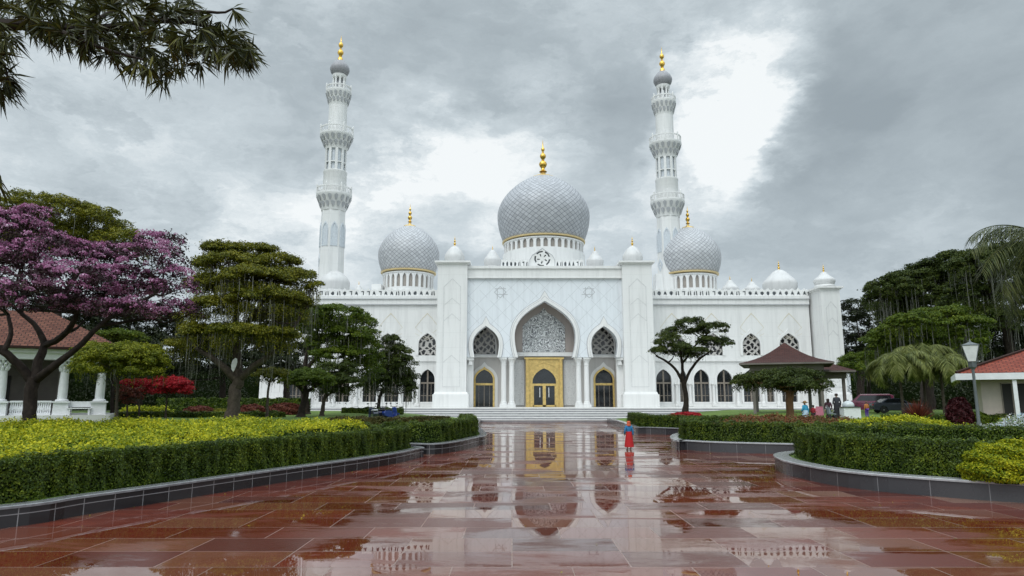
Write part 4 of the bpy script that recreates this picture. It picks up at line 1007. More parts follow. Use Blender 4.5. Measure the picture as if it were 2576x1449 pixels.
inC = offset(PCh, 2.05)[0]
polyC = [tuple(p) for p in inC if p[1] < 29] + [(14.3, 29.6), (20, 29), (30, 28), (30, 21), (16.2, 20.6)]
bed("golden_flowers", polyC, [LC, LD], zright, .62, 36000, .10, "yellow", "hedge_core", .8, .35, .12, 5)
polyC2 = [(16, 32.6), (16.4, 37.5), (19, 40), (25, 40.5), (25.2, 37.4), (22.4, 36.2), (22.8, 32)]
bed("golden_flowers", polyC2, [LC, LD], zright, .76, 44000, .12, "yellow", "hedge_core", .9, .4, .18, 6)
polyF = [(23.2, 31.8), (22.6, 36), (26, 37.2), (38, 38.5), (38, 31)]
bed("white_and_blue_flowers", polyF, [LC, LD], zright, .95, 26000, .12, "whiteblue", "hedge_core", 1.1, .4, .22, 7)
polyD = [(12.4, 40.2), (12.3, 44), (14.2, 48.5), (19, 50), (23, 46), (21, 41.5), (17, 39.6)]
bed("red_bedding_flowers", polyD, [LD, LE], zright, .14, 26000, .14, "redflower", "hedge_core", .8, .4, .14, 8)
polyE = [(18.2, 39.2), (22, 41.3), (27, 41), (26, 38.4), (20, 38)]
bed("green_bedding_plants", polyE, [LD, LE], zright, .18, 9000, .13, "yellow", "hedge_core", .8, .4, .12, 9)
polyG = [tuple(pt(300, 1030, 62.5)[:2]), tuple(pt(430, 1030, 62.5)[:2]), tuple(pt(430, 1030, 66)[:2]), tuple(pt(300, 1030, 66)[:2])]
bed("golden_groundcover", polyG, [LA], zleft, .65, 6000, .15, "yellow", "hedge_core", .9, .4, .1, 10)
# ------------------------------------------------------------------ single shrubs
def shrub(name, label, x, y, z0, rx, ry, rz, m, n, leaf, group=None, flat=0.0, cat="shrub"):
    t = thing(name, label, cat, (x, y, z0), group)
    d = unit(rng.normal(0, 1, (n, 3))); d[:, 2] = np.where(d[:, 2] < -.25, -d[:, 2], d[:, 2])
    lump = 1 + .07 * np.sin(d[:, 0] * 9 + x) * np.cos(d[:, 1] * 8) + .05 * np.sin(d[:, 2] * 13 + d[:, 0] * 7)
    r = (1 - np.abs(rng.normal(0, .07, n))) * lump
    pos = d * r[:, None] * [rx, ry, rz] + [x, y, z0 + rz * .28]
    pos[:, 2] = np.maximum(pos[:, 2], z0)
    npmesh("foliage", leafquads(pos, d + [0, 0, .4], leaf, .6, .6), 4, m, t)
    mb = MB(); mb.lathe([(.3, z0 - .1), (rx * .75, z0), (rx * .86, z0 + rz * .35), (rx * .72, z0 + rz * .8), (rx * .35, z0 + rz * 1.1), (.02, z0 + rz * 1.17)], (0, 0, 0), 16)
    mb.v = [(v[0] + x, v[1] * ry / rx + y, v[2]) for v in mb.v]; build("inner_twigs", mb, "hedge_core", t, True)
    return t
def at(px, py, Y): q = pt(px, py, Y); return q.x, q.y, ground_z(q.x, q.y)
x, y, z_ = 14.9, 20.75, .5
shrub("golden_bush", "rounded golden green bush at the front of the right hand planter", x, y, z_, 1.45, 1.1, .92, "yellow", 26000, .07)
for lab, px, Y, w_, h_, m in (("low russet mound shrub left of the big weeping tree trunk", 500, 66, 1.55, .75, "redbush"), ("low russet shrub right of the big weeping tree trunk", 632, 68, 1.5, .85, "redbush"), ("wide russet mound shrub beside the umbrella tree trunk", 716, 70, 1.9, .95, "redbush"),
                              ("flat red shrub near the foot of the lone tree by the steps", 1725, 79, 1.9, .42, "maple"), ("dark maroon clipped shrub beside the orange brown trunk", 1922, 57, 1.95, .72, "darkred"), ("dark maroon bush by the lamp post", 2412, 44.6, .80, 1.45, "darkred"), ("small green bush at the corner of the hut", 2452, 45, .8, .7, "green"),
                              ("mossy olive mound shrub between the russet mounds", 548, 67, 1.3, .55, "olive")):
    x, y, z_ = at(px, 1030, Y); shrub("shrub", lab, x, y, z_ - .05, w_, w_ * .9, h_, m, 5200 if h_ > .5 else 3000, .17)
# ------------------------------------------------------------------ trees
def pads_to_world(pads, Y, spread=1.0):
    k = Y / F; out = []
    for i, p in enumerate(pads):
        dy = (p[4] if len(p) > 4 else (((i * 37) % 11) / 10 - .5) * 5.0 * spread)
        c = pt(p[0], p[1], Y + dy); out.append((c, p[2] * k * (Y + dy) / Y, min(p[2] * k * .95, 5.5), p[3] * k * 1.15))
    return out
def crown(name, W, n, leaf, m, t, up=.35, tw=12, cr=.34, low=-.45, aspect=.5, jit=.42, core=0.0):
    """leaf sprays over flattened pads of foliage, thinner inside and ragged at the rim"""
    wts = np.array([a * b + .6 * (a + b) * c for _, a, b, c in W]); wts = wts / wts.sum(); co = []
    for (c, a, b, h), wt in zip(W, wts):
        k = max(40, int(n * wt)); ns = int(np.clip(7 * (a * b) ** .5 / max(cr, .2), 8, 80)); d = unit(rng.normal(0, 1, (ns, 3))); d[:, 2] = np.where(d[:, 2] < low, -d[:, 2] * .8, d[:, 2])
        r = np.clip(.62 + .38 * rng.random(ns) ** .5 + rng.normal(0, .06, ns), .2, 1.15)
        ctr = d * r[:, None] * [a, b, h] + np.array(c)                      # boughs: small tufts all over the pad
        rs = np.minimum(cr * rng.uniform(.8, 2.1, ns), .45 * a + .1); wk = rs ** 2; idx = rng.choice(ns, k, p=wk / wk.sum())
        e = unit(rng.normal(0, 1, (k, 3)) + d[idx] * .35); e[:, 2] = np.where(e[:, 2] < -.35, -e[:, 2], e[:, 2])
        q = (.60 + .45 * rng.random(k) ** .7)
        q = np.where(rng.random(k) < .10, q * rng.uniform(1.0, 1.7, k), q)    # stray sprays beyond the tuft
        pos = ctr[idx] + e * (rs[idx] * q)[:, None] * [1.0, 1.0, .5]
        pos[:, 2] -= .18 * rs[idx] * (e[:, 0] ** 2 + e[:, 1] ** 2)
        nor = e * [.8, .8, .9] + [0, 0, up]
        co.append(leafquads(pos, nor, leaf, aspect, jit))
    return npmesh(name, np.concatenate(co), 4, m, t)
def curve3(pts, n=10):
    return [Vector(p) for p in resample([tuple(p) for p in pts], max(.05, sum((Vector(pts[i + 1]) - Vector(pts[i])).length for i in range(len(pts) - 1)) / n))]
def trunk_mesh(t, Y, trunk, limbs, W, m, fork=None, twig=True, k=None, zbase=None):
    """trunk: [(x, y, radius)] in picture units at distance Y; limbs the same with a depth step; then a bough to every pad"""
    k = Y / F; mb = MB()
    def path(pl):
        P_ = [pt(p[0], p[1], Y + (p[3] if len(p) > 3 else 0)) for p in pl]; return P_, [p[2] * k for p in pl]
    tp, tr = path(trunk)
    if zbase is not None: tp[0].z = zbase - .1
    def wob(P_, R_, n):
        C = curve3(P_, n); L = np.linspace(0, 1, len(C)); rr = list(np.interp(L, np.linspace(0, 1, len(R_)), R_))
        for i in range(1, len(C) - 1): C[i] = C[i] + Vector(rng.normal(0, .16, 3)) * rr[i] * .5
        mb.tube(C, rr, 9); return C, rr
    C0, R0 = wob(tp, [tr[0] * 1.25] + tr[1:], 12)
    if zbase is not None: mb.tube([tp[0], tp[0] + Vector((0, 0, .35))], [tr[0] * 1.7, tr[0] * 1.05], 9)
    nodes = [(C0[i], R0[i]) for i in range(int(len(C0) * .72), len(C0))]
    for lb in limbs:
        P_, R_ = path(lb); C, rr = wob(P_, R_, 10); nodes += [(C[i], rr[i]) for i in range(len(C) // 3, len(C))]
    if twig:
        for c, a, b, h in W:
            tgt = Vector(c) - Vector((0, 0, h * .35))
            cand = [q for q in nodes if q[0].z < tgt.z + .4] or nodes
            s_, r_ = min(cand, key=lambda q: (q[0] - tgt).length); mid = s_.lerp(tgt, .5) + Vector((0, 0, -.12 * (tgt - s_).length)) + Vector(rng.normal(0, .05, 3)) * (tgt - s_).length
            C = curve3([s_, mid, tgt], 6); mb.tube(C, list(np.linspace(min(r_, .5 * r_ + .03), .02, len(C))), 6)
            for j in range(7):
                an = rng.uniform(0, 6.28); q0 = C[int(rng.integers(len(C) // 2, len(C)))]
                e = Vector(c) + Vector((a * .8 * math.cos(an), b * .8 * math.sin(an), h * rng.uniform(-.3, .3)))
                mb.tube(curve3([q0, q0.lerp(e, .5) + Vector((0, 0, -.05 * a)), e], 4), .018, 4, False)
    return build("trunk", mb, m, t, True)
def strands(t, W, n, l0, l1, wd, m="strand"):
    mb = MB(); wts = np.array([a for _, a, b, h in W]); wts = wts / wts.sum()
    for i in rng.choice(len(W), n, p=wts):
        c, a, b, h = W[i]; an = rng.uniform(0, 6.28); q = rng.uniform(.1, 1) ** .5
        p = Vector(c) + Vector((a * q * math.cos(an), b * q * math.sin(an), -h * rng.uniform(.1, .6))); l = rng.uniform(l0, l1) * rng.uniform(.4, 1); r = wd * rng.uniform(.5, 1.2)
        mb.tube([p, p + Vector((rng.normal(0, .03), 0, -l * .5)), p + Vector((rng.normal(0, .05), 0, -l))], [r, r, r * .5], 3, False)
    return tag(build("rainlike_strands", mb, m, t), kind="stuff")  # thin strands added under the crowns to stand in for rain streaks
def tree(name, label, Y, trunk, limbs, pads, m, n, leaf, bark="bark", n_strands=0, rl=(1, 3), rw=.022, group=None, spread=1.0, cat="tree", zb=None, **kw):
    b = pt(trunk[0][0], trunk[0][1], Y); zb = ground_z(b.x, Y) if zb is None else zb
    t = thing(name, label, cat, (b.x, Y, zb), group); W = pads_to_world(pads, Y, spread)
    trunk_mesh(t, Y, trunk, limbs, W, bark, zbase=zb)
    crown("crown", W, n, leaf, m, t, **kw)
    if n_strands:
        strands(t, W, n_strands, rl[0], rl[1], rw)
        nf = n_strands * 4; wts = np.array([a for _, a, b, h in W]); ii = rng.choice(len(W), nf, p=wts / wts.sum()); k = 9; Pc = []
        for i in ii:                                          # drooping sprays under each pad
            c, a, b, h = W[i]; an = rng.uniform(0, 6.28); q = rng.uniform(.35, 1.02) ** .6; L = rng.uniform(.25, .9) * min(rl[1], 2.2) * .6
            base = np.array(c) + [a * q * math.cos(an), b * q * math.sin(an), -h * (.15 + .55 * q * q)]
            Pc.append(base + np.column_stack([rng.normal(0, leaf * .35, (k, 2)), -np.linspace(0, L, k)]))
        Pc = np.concatenate(Pc); npmesh("drooping_sprays", leafquads(Pc, rng.normal(0, 1, Pc.shape) * [1, 1, .3], leaf * .8, .5, .3), 4, m, t)
    return t, W
# pink flowering tree at the far left
PK = [(60, 600, 90, 45, 1), (20, 680, 110, 45, -1.5), (140, 640, 90, 40, -.5), (230, 660, 70, 35, 1.2), (190, 715, 110, 40, -1.5), (90, 755, 110, 36, -2), (300, 715, 100, 42, .5), (385, 655, 78, 40, 0), (405, 612, 55, 22, .8), (440, 715, 50, 42, -.5), (330, 785, 90, 24, -1), (455, 785, 42, 22, 0), (20, 560, 55, 30, 1.5), (-90, 660, 110, 70, 0), (-60, 560, 80, 40, 1), (230, 775, 90, 25, 1.5), (90, 545, 45, 22, 2), (-80, 770, 80, 30, 0), (350, 745, 80, 30, 2), (270, 640, 55, 25, 2.2)]
t, W = tree("flowering_tree", "spreading tree covered in mauve pink blossom with a dark forked trunk", 34, [(72, 1090, 16), (74, 1040, 15), (78, 985, 15), (86, 950, 15)],
     [[(80, 960, 12), (45, 915, 10, -.4), (5, 882, 9, -.8), (-40, 850, 7, -1)], [(88, 955, 13), (98, 905, 11, .3), (112, 865, 8, .5), (90, 820, 6, .8), (55, 790, 5, 1)], [(112, 870, 8, .5), (150, 850, 8, 0), (182, 815, 7, -.4), (197, 770, 6, -.6), (190, 735, 4, -.8)],
      [(92, 955, 11), (130, 925, 9, -.5), (195, 875, 7, -.8), (255, 815, 6, -.8), (320, 775, 5, -.5), (390, 740, 3.5, 0)], [(250, 820, 5, -.8), (300, 812, 4, 0), (380, 800, 3, .6)], [(10, 882, 7, -.8), (28, 840, 5, -.4), (20, 790, 4, 0)]], PK, "purpleleaf", 32000, .15, cr=.30, up=.2, jit=.8, tw=10)
crown("blossoms", [(Vector(c) + Vector((0, -.15, .12)), a * 1.02, b * 1.02, h * 1.05) for c, a, b, h in W], 46000, .095, "blossom", t, .25, 26, .15, -.55, .75, 1.0)
tree("canopy_tree", "tall broad green canopy tree rising behind the pink blossom tree", 62, [(150, 1040, 14), (150, 900, 13), (140, 760, 11)], [[(142, 780, 9), (200, 680, 6, 0), (270, 620, 4, 0)], [(140, 770, 9), (90, 660, 6, 0), (60, 590, 4, 1)]],
     [(110, 515, 95, 20), (185, 545, 120, 32), (255, 578, 90, 28), (305, 607, 58, 24), (60, 560, 100, 36), (150, 600, 140, 42), (-50, 545, 100, 40), (230, 620, 90, 35), (330, 640, 40, 22), (40, 620, 110, 40), (335, 585, 18, 9), (245, 548, 35, 12), (60, 497, 30, 10)], "olive", 72000, .19, n_strands=60, rl=(1, 4))
tree("umbrella_tree", "low umbrella shaped tree with a wide yellow green dome beside the left pavilion", 46, [(297, 1015, 3.6), (296, 960, 3.2), (294, 920, 3)], [[(296, 965, 2.5), (275, 940, 2, 0), (245, 915, 1.6, -.5)], [(296, 950, 2.5), (330, 925, 2, .2), (370, 905, 1.6, .4)]],
     [(303, 896, 104, 30, 0), (240, 914, 54, 26, -.6), (366, 912, 52, 32, -.4), (298, 918, 90, 30, -1.4), (265, 884, 60, 16, .6), (340, 884, 60, 18, .5), (318, 928, 74, 22, 1.0), (208, 930, 26, 16, .3), (402, 930, 24, 20, .2), (350, 936, 50, 16, -.8)], "lime", 52000, .14, "bark_grey", 30, (.4, 1.4), .012, cr=.22, tw=10)
tree("umbrella_tree", "small dark umbrella crown peeping above the low dome tree", 56, [(285, 1020, 4), (284, 900, 3.5)], [], [(282, 848, 45, 16, 0), (320, 850, 40, 14, .5), (300, 842, 30, 10, -.6)], "green", 7000, .15, cr=.25)
tree("maple_tree", "bright crimson leaved maple with a flat layered crown", 58, [(418, 1030, 2.5), (420, 1000, 2), (425, 985, 1.8)], [[(420, 1000, 1.8), (440, 985, 1.4, 0), (462, 978, 1, 0)]],
     [(425, 957, 36, 8, 0), (440, 970, 42, 13, -.3), (400, 972, 28, 10, .2), (463, 981, 20, 11, -.5), (410, 985, 22, 8, -.6), (445, 984, 30, 8, .5)], "maple", 13000, .14, "bark_grey", spread=.3, cr=.2)
tree("maple_tree", "duller red maple partly behind the bright crimson one", 60, [(352, 1030, 2.2), (350, 1000, 2), (348, 985, 1.6)], [], [(345, 968, 34, 11, 0), (368, 963, 28, 9, .4), (330, 978, 20, 9, -.3), (370, 985, 24, 9, -.5)], "maple", 5000, .15, "bark_grey", spread=.3, cr=.2)
tree("shrubby_tree", "thin brown leaved sapling in front of the red maples", 57, [(322, 1035, 2), (320, 1000, 1.6)], [[(321, 1010, 1.4), (335, 990, 1, 0)]], [(318, 990, 22, 14, 0), (335, 1000, 18, 10, -.2), (315, 1008, 20, 10, .2), (345, 985, 16, 9, .2)], "redbush", 2600, .14, "bark_grey", spread=.2, cr=.25)
# the big weeping rain tree in the left garden
tree("weeping_tree", "large weeping tree with layered yellow green foliage and hanging strands, thick forked trunk", 51, [(585, 1056, 17), (590, 1010, 15), (596, 965, 15), (600, 945, 14)],
     [[(594, 955, 11), (570, 930, 9, -.3), (535, 902, 7, -.6), (498, 878, 5, -.8), (470, 850, 3, -.8)], [(600, 950, 12), (598, 900, 10, .4), (592, 840, 8, .8), (596, 780, 7, .8), (588, 720, 5, .6), (575, 660, 3, .4)], [(606, 950, 10), (640, 920, 8, -.4), (676, 895, 6, -.6), (720, 850, 4, -.4), (760, 790, 3, 0)],
      [(592, 840, 6, .8), (640, 790, 5, 1.2), (680, 730, 4, 1.2), (700, 690, 3, 1)], [(596, 800, 6, .8), (556, 760, 4, .2), (530, 720, 3, 0)]],
     [(565, 630, 55, 18, 1), (625, 638, 75, 22, 1.5), (690, 665, 65, 24, 1), (580, 668, 85, 26, -.5), (535, 715, 60, 24, 0), (640, 705, 95, 28, -1.6), (718, 705, 60, 28, 0), (765, 700, 30, 22, 1), (560, 775, 75, 22, -1), (660, 755, 85, 26, -2.2), (735, 765, 50, 26, -.6), (630, 838, 95, 14, -2.4), (700, 846, 50, 16, -1.2), (515, 838, 55, 18, -1), (480, 800, 35, 16, 0), (540, 870, 60, 14, 1.5), (700, 800, 55, 20, 1.8), (600, 735, 80, 24, 2.4), (455, 870, 40, 14, .5), (515, 665, 30, 12, .5), (790, 725, 20, 18, .5)],
     "olive", 110000, .17, "bark_grey", 520, (1.0, 4.2), .020, up=.3, low=-.2, cr=.34)
tree("broad_tree", "bright green layered tree leaning toward the mosque, behind the small umbrella trees", 72, [(770, 1040, 9), (766, 985, 8), (766, 930, 8)], [[(766, 940, 6), (790, 905, 5, 0), (825, 885, 4, 0), (870, 870, 3, 0)], [(766, 935, 6), (775, 880, 5, .4), (800, 830, 4, .6)]],
     [(845, 790, 75, 16), (810, 820, 55, 20), (900, 812, 45, 18), (880, 845, 62, 22), (825, 862, 55, 20), (918, 878, 42, 26), (865, 892, 80, 18), (905, 925, 50, 22), (945, 905, 22, 16), (790, 795, 40, 18), (930, 840, 22, 14)], "green", 48000, .22, "bark", 160, (1, 4.5), .022)
tree("topiary_tree", "clipped mushroom shaped green tree on a crooked dark trunk", 62, [(757, 1042, 9), (762, 1020, 8), (768, 1000, 7), (772, 978, 8)], [[(768, 990, 5), (750, 972, 4, 0), (735, 962, 3, 0)], [(770, 988, 5), (795, 970, 4, 0), (815, 960, 3, 0)]],
     [(770, 950, 58, 20, 0), (735, 955, 28, 16, -.3), (808, 958, 28, 18, -.2), (772, 960, 45, 14, -1.2), (775, 945, 40, 15, 1.2)], "green", 28000, .14, "bark", 14, (.5, 1.6), .014, spread=.3, cr=.24)
tree("topiary_tree", "darker clipped tree with a slender forked trunk just beside the mushroom shaped one", 66, [(810, 1032, 5), (815, 1005, 4.5), (822, 990, 4)], [[(818, 1000, 3), (838, 985, 2.5, 0)]],
     [(845, 935, 48, 22, 0), (838, 962, 50, 22, -.5), (880, 965, 28, 18, .3), (812, 975, 25, 16, .3), (850, 985, 30, 12, .6)], "darkgreen", 20000, .17, "bark_grey", 40, (.5, 2), .014, spread=.3, cr=.26)
tree("dark_weeping_tree", "dark weeping tree with drooping strands in front of the mosque wing windows", 80, [(950, 1024, 4), (956, 1000, 4), (966, 975, 4)], [[(960, 990, 3), (985, 960, 2.5, 0), (1000, 920, 2, 0)]],
     [(988, 858, 22, 14), (1000, 885, 34, 16), (975, 905, 30, 18), (1015, 912, 30, 18), (985, 935, 42, 18), (1025, 950, 26, 16), (955, 950, 35, 18), (1000, 965, 40, 16), (935, 965, 25, 16), (1035, 980, 14, 10)], "darkgreen", 26000, .22, "bark", 170, (1, 4), .022, spread=.5)
tree("umbrella_tree", "little olive umbrella tree between the weeping tree trunk and the mushroom shaped tree", 58, [(672, 1035, 3.5), (674, 990, 3), (678, 960, 2.6)], [], [(685, 938, 30, 12, 0), (665, 944, 22, 10, -.3), (706, 944, 20, 10, .2)], "olive", 7000, .14, "bark_grey", 8, (.4, 1.4), .012, spread=.3, cr=.22)
# lone tree by the steps on the right
tree("lone_tree", "small dark spreading tree with open limbs standing by the right end of the steps", 84, [(1724, 1031, 8), (1726, 1000, 6.5), (1722, 975, 6), (1717, 955, 5.5)], [[(1720, 965, 4.5), (1700, 930, 3.5, -.3), (1675, 908, 3, -.6), (1650, 895, 2, -.6)], [(1718, 955, 4.5), (1716, 915, 3.5, .3), (1710, 870, 3, .5)], [(1722, 965, 4), (1735, 935, 3.5, -.2), (1757, 905, 3, -.5), (1785, 885, 2, -.5)], [(1716, 915, 3, .3), (1745, 875, 2.4, .6), (1770, 845, 2, .6)]],
     [(1683, 856, 36, 17, 0), (1738, 815, 36, 14, .5), (1790, 828, 38, 16, 0), (1752, 838, 28, 12, 1.5), (1700, 880, 46, 13, -1), (1790, 862, 36, 16, -.5), (1822, 862, 22, 11, .4), (1655, 885, 22, 11, 0), (1748, 885, 34, 10, -1.2), (1700, 835, 30, 12, 1.5), (1730, 895, 26, 7, 1)], "darkgreen", 32000, .20, "bark", 14, (.6, 2), .02, spread=.5, cr=.3)
tree("flat_topped_tree", "low flat topped dark tree with an orange brown trunk in front of the gazebo", 55, [(1988, 1050, 9), (1987, 1015, 9), (1987, 980, 9.5)], [[(1985, 985, 6), (1940, 968, 4, 0), (1895, 962, 3, 0)], [(1990, 985, 6), (2030, 966, 4, 0)]],
     [(1900, 958, 55, 15, 0), (1960, 948, 70, 17, -.5), (2025, 952, 45, 20, 0), (1985, 965, 65, 14, -1.3), (1870, 966, 28, 12, .5), (1930, 962, 60, 13, 1.4), (2050, 968, 40, 14, .8), (2010, 975, 50, 10, .5)], "darkgreen", 34000, .16, "bark_orange", 70, (.3, 1.0), .012, spread=.4, cr=.26)
# layered dark trees on the right
tree("rain_tree", "huge dark layered rain tree at the right skyline behind the palm", 95, [(2330, 1010, 14), (2335, 900, 12), (2345, 800, 10)], [[(2338, 860, 8), (2290, 790, 6, 0), (2250, 750, 4, 0)], [(2345, 810, 8), (2400, 740, 5, 0), (2420, 690, 4, 0)]],
     [(2248, 722, 55, 17), (2290, 700, 55, 16), (2345, 678, 60, 18), (2405, 655, 60, 18), (2300, 745, 85, 28), (2390, 715, 90, 30), (2215, 752, 40, 20), (2350, 770, 90, 26), (2260, 780, 60, 24), (2450, 690, 60, 28), (2200, 720, 18, 8), (2240, 700, 18, 8)], "darkgreen", 90000, .30, "bark", 300, (2, 8), .035, cr=.5)
tree("rain_tree", "tall layered tree at the right edge, highest against the sky, hung with strands", 78, [(2540, 1010, 14), (2540, 900, 12), (2530, 800, 10)], [[(2535, 830, 8), (2490, 740, 5, 0)], [(2530, 810, 8), (2570, 720, 5, 0)]],
     [(2470, 662, 75, 22), (2540, 640, 70, 24), (2500, 700, 95, 30), (2575, 690, 80, 40), (2450, 740, 70, 26), (2540, 755, 100, 34), (2600, 640, 80, 36), (2480, 800, 90, 28), (2570, 810, 80, 30), (2440, 645, 30, 10)], "darkgreen", 80000, .27, "bark", 360, (2, 7), .03, cr=.45)
tree("weeping_tree", "mid height weeping green tree before the dark mass, between the gazebo and the lamp", 70, [(2330, 1012, 9), (2332, 950, 8), (2330, 880, 7)], [[(2330, 900, 5), (2290, 850, 4, 0)], [(2330, 890, 5), (2380, 840, 4, 0)]],
     [(2300, 812, 72, 22), (2360, 798, 70, 22), (2245, 838, 48, 22), (2420, 820, 60, 24), (2330, 845, 95, 22), (2215, 862, 40, 20), (2400, 855, 70, 22), (2280, 868, 60, 16)], "green", 56000, .22, "bark", 420, (1.5, 5), .026)
tree("rounded_tree", "low rounded bright green tree behind the second gazebo roof", 86, [(2185, 1010, 5), (2185, 950, 4.5)], [], [(2185, 902, 62, 15), (2150, 912, 40, 18), (2215, 910, 42, 18), (2180, 925, 70, 16), (2235, 930, 30, 14), (2125, 905, 20, 10)], "green", 24000, .19, "bark", 60, (1, 3), .02, cr=.3)
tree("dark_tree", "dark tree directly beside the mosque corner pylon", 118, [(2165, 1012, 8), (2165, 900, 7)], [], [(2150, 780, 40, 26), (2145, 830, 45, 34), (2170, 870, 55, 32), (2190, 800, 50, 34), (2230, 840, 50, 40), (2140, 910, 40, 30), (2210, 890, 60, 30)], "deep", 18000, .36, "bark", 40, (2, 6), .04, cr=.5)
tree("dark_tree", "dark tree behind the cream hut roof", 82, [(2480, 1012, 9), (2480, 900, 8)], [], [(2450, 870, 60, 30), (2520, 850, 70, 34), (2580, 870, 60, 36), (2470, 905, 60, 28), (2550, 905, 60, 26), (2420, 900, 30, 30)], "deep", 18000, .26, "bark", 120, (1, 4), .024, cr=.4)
# dark backdrop trees on the left, behind pavilion and weeping tree
for lab, Y, px, pads in (("dark background tree behind the pavilion roof", 84, 110, [(60, 760, 110, 40), (160, 790, 100, 40), (20, 850, 110, 50), (130, 860, 120, 50), (-60, 800, 90, 60), (220, 830, 70, 40)]),
                         ("dark background tree between pavilion and weeping tree", 90, 350, [(330, 800, 90, 40), (400, 820, 80, 36), (290, 850, 90, 40), (380, 880, 110, 40), (440, 870, 60, 40), (330, 930, 110, 35)]),
                         ("dark background tree in front of the far end of the mosque wing", 101, 720, [(690, 800, 50, 30), (740, 830, 55, 30), (700, 860, 50, 32), (760, 890, 40, 26), (670, 905, 40, 26), (720, 935, 50, 22), (745, 785, 36, 22)]),
                         ("dark background tree right behind the weeping tree trunk", 94, 560, [(500, 860, 70, 36), (570, 850, 80, 36), (640, 870, 70, 36), (530, 910, 80, 36), (620, 925, 80, 36), (690, 900, 50, 36), (470, 940, 50, 30)])):
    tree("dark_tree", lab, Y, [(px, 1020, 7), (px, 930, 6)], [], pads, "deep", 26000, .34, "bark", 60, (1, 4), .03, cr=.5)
# ------------------------------------------------------------------ woods closing the horizon at both sides
def woods(name, segs, m, n, leaf):
    co, core = [], MB()
    for x0, x1, Y, h in segs:
        W = [(Vector((x, Y + rng.uniform(-6, 6), 1 + h * q)), rng.uniform(4, 6.5), 4.5, h * .22) for x in np.arange(x0, x1, 5.5) for q in (.15, .45, .75)]
        for c, a, b, hh in W:
            k = int(n / len(segs) / len(W)); d = unit(rng.normal(0, 1, (k, 3))); co.append(leafquads(d * (.7 + .35 * rng.random((k, 1))) * [a, b, hh] + np.array(c), d + [0, -.2, .5], leaf, .6, .7))
        core.box(x0, x1, Y + 5, Y + 9, -.5, h * .72)
    o = tag(npmesh(name, np.concatenate(co), 4, m), kind="stuff"); build("undergrowth", core, "hedge_core", o)
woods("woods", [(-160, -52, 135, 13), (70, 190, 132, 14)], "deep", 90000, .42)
# ------------------------------------------------------------------ palms
def frond(mbp, base, az, el, length, droop, nl, lw, ll, out):
    """one feather leaf: curved rachis plus a double row of narrow hanging leaflets"""
    P_ = []; p = Vector(base); e = el
    for i in range(15):
        P_.append(p.copy()); st = length / 14; p = p + Vector((math.cos(az) * math.cos(e), math.sin(az) * math.cos(e), math.sin(e))) * st; e -= droop / 14 * (1 + i / 9)
    mbp.tube(P_, [.035 * (1 - i / 16) + .006 for i in range(15)], 4, False)
    side = Vector((-math.sin(az), math.cos(az), 0))
    for i in range(nl):
        f = .12 + .88 * i / nl; j = min(int(f * 14), 13); q = P_[j].lerp(P_[j + 1], f * 14 - j); t = (P_[j + 1] - P_[j]).normalized()
        for s_ in (-1, 1):
            l = ll * (.55 + .6 * math.sin(math.pi * min(1, f * .9 + .1))) * rng.uniform(.8, 1.15)
            d = (t * .55 + side * s_ * .8 + Vector((0, 0, rng.uniform(-.75, -.15)))).normalized(); d2 = (d + Vector((0, 0, -.5))).normalized()
            wv = t.cross(d).cross(d).normalized() * lw * .5 if t.cross(d).length > 1e-4 else side * lw * .5
            m_ = q + d * l * .5; e_ = m_ + d2 * l * .5
            out.append([q - wv * .4, q + wv * .4, m_ + wv, m_ - wv]); out.append([m_ - wv, m_ + wv, e_ + wv * .08, e_ - wv * .08])
def palm(label, x, y, zb, ht, fr, trunk_r, name="palm_tree", m="frond", lean=(0, 0), n_tr=1, lw=.035, ll=.55, nl=46, group=None):
    t = thing(name, label, "palm tree", (x, y, zb), group); top = Vector((x + lean[0], y + lean[1], zb + ht)); mb = MB()
    C = curve3([(x, y, zb - .1), (x + lean[0] * .3, y + lean[1] * .3, zb + ht * .5), top], 12); mb.tube(C, list(np.linspace(trunk_r * 1.3, trunk_r, len(C))), 10); build("trunk", mb, "bark_grey", t, True)
    mbp, out = MB(), []
    for az, el, L, dr in fr: frond(mbp, top, az, el, L, dr, nl, lw, ll, out)
    fo = npmesh("fronds", np.array([[tuple(v) for v in q] for q in out]).reshape(-1, 3), 4, m, t); build("midribs", mbp, m, fo)
    return t
q = pt(2618, 590, 29)
palm("tall feather palm reaching in from the right picture edge, fronds hanging over the hut", q.x, 29, .9, q.z - .9, [(R(a), R(e), L, R(d)) for a, e, L, d in ((180, 14, 3.5, 42), (188, -6, 3.8, 36), (172, 30, 3.2, 48), (190, -30, 4.5, 38), (174, -52, 4.4, 25), (183, -42, 4.2, 34), (215, 28, 3.6, 110), (140, 40, 3.6, 100), (120, 10, 3.4, 90), (300, 30, 3.4, 100), (60, 30, 3.4, 100), (20, 20, 3.4, 100), (270, -10, 3.2, 80), (190, -68, 3.6, 20))], .16, lw=.040, ll=1.1, nl=40, m="frond_dark")
def clump(label, px, py, Y, sc_, seed):
    r = np.random.default_rng(seed); q = pt(px, py, Y); zb = ground_z(q.x, Y)
    return palm(label, q.x, Y, zb, q.z - zb, [(r.uniform(0, 6.28), R(r.uniform(35, 82)), sc_ * r.uniform(.85, 1.25), R(r.uniform(100, 150))) for _ in range(30)], .10, "weeping_palm", "frond", (0, 0), 1, .075, .95, 48, "weeping palms on the right lawn")
clump("weeping palm nearest the gazebo with a full drooping head", 2262, 925, 62, 3.9, 1)
clump("weeping palm in the middle of the drooping clump, with the tallest head", 2318, 905, 63, 4.1, 2)
clump("weeping palm nearest the lamp post, drooping almost to the lawn", 2365, 925, 61, 3.7, 3)
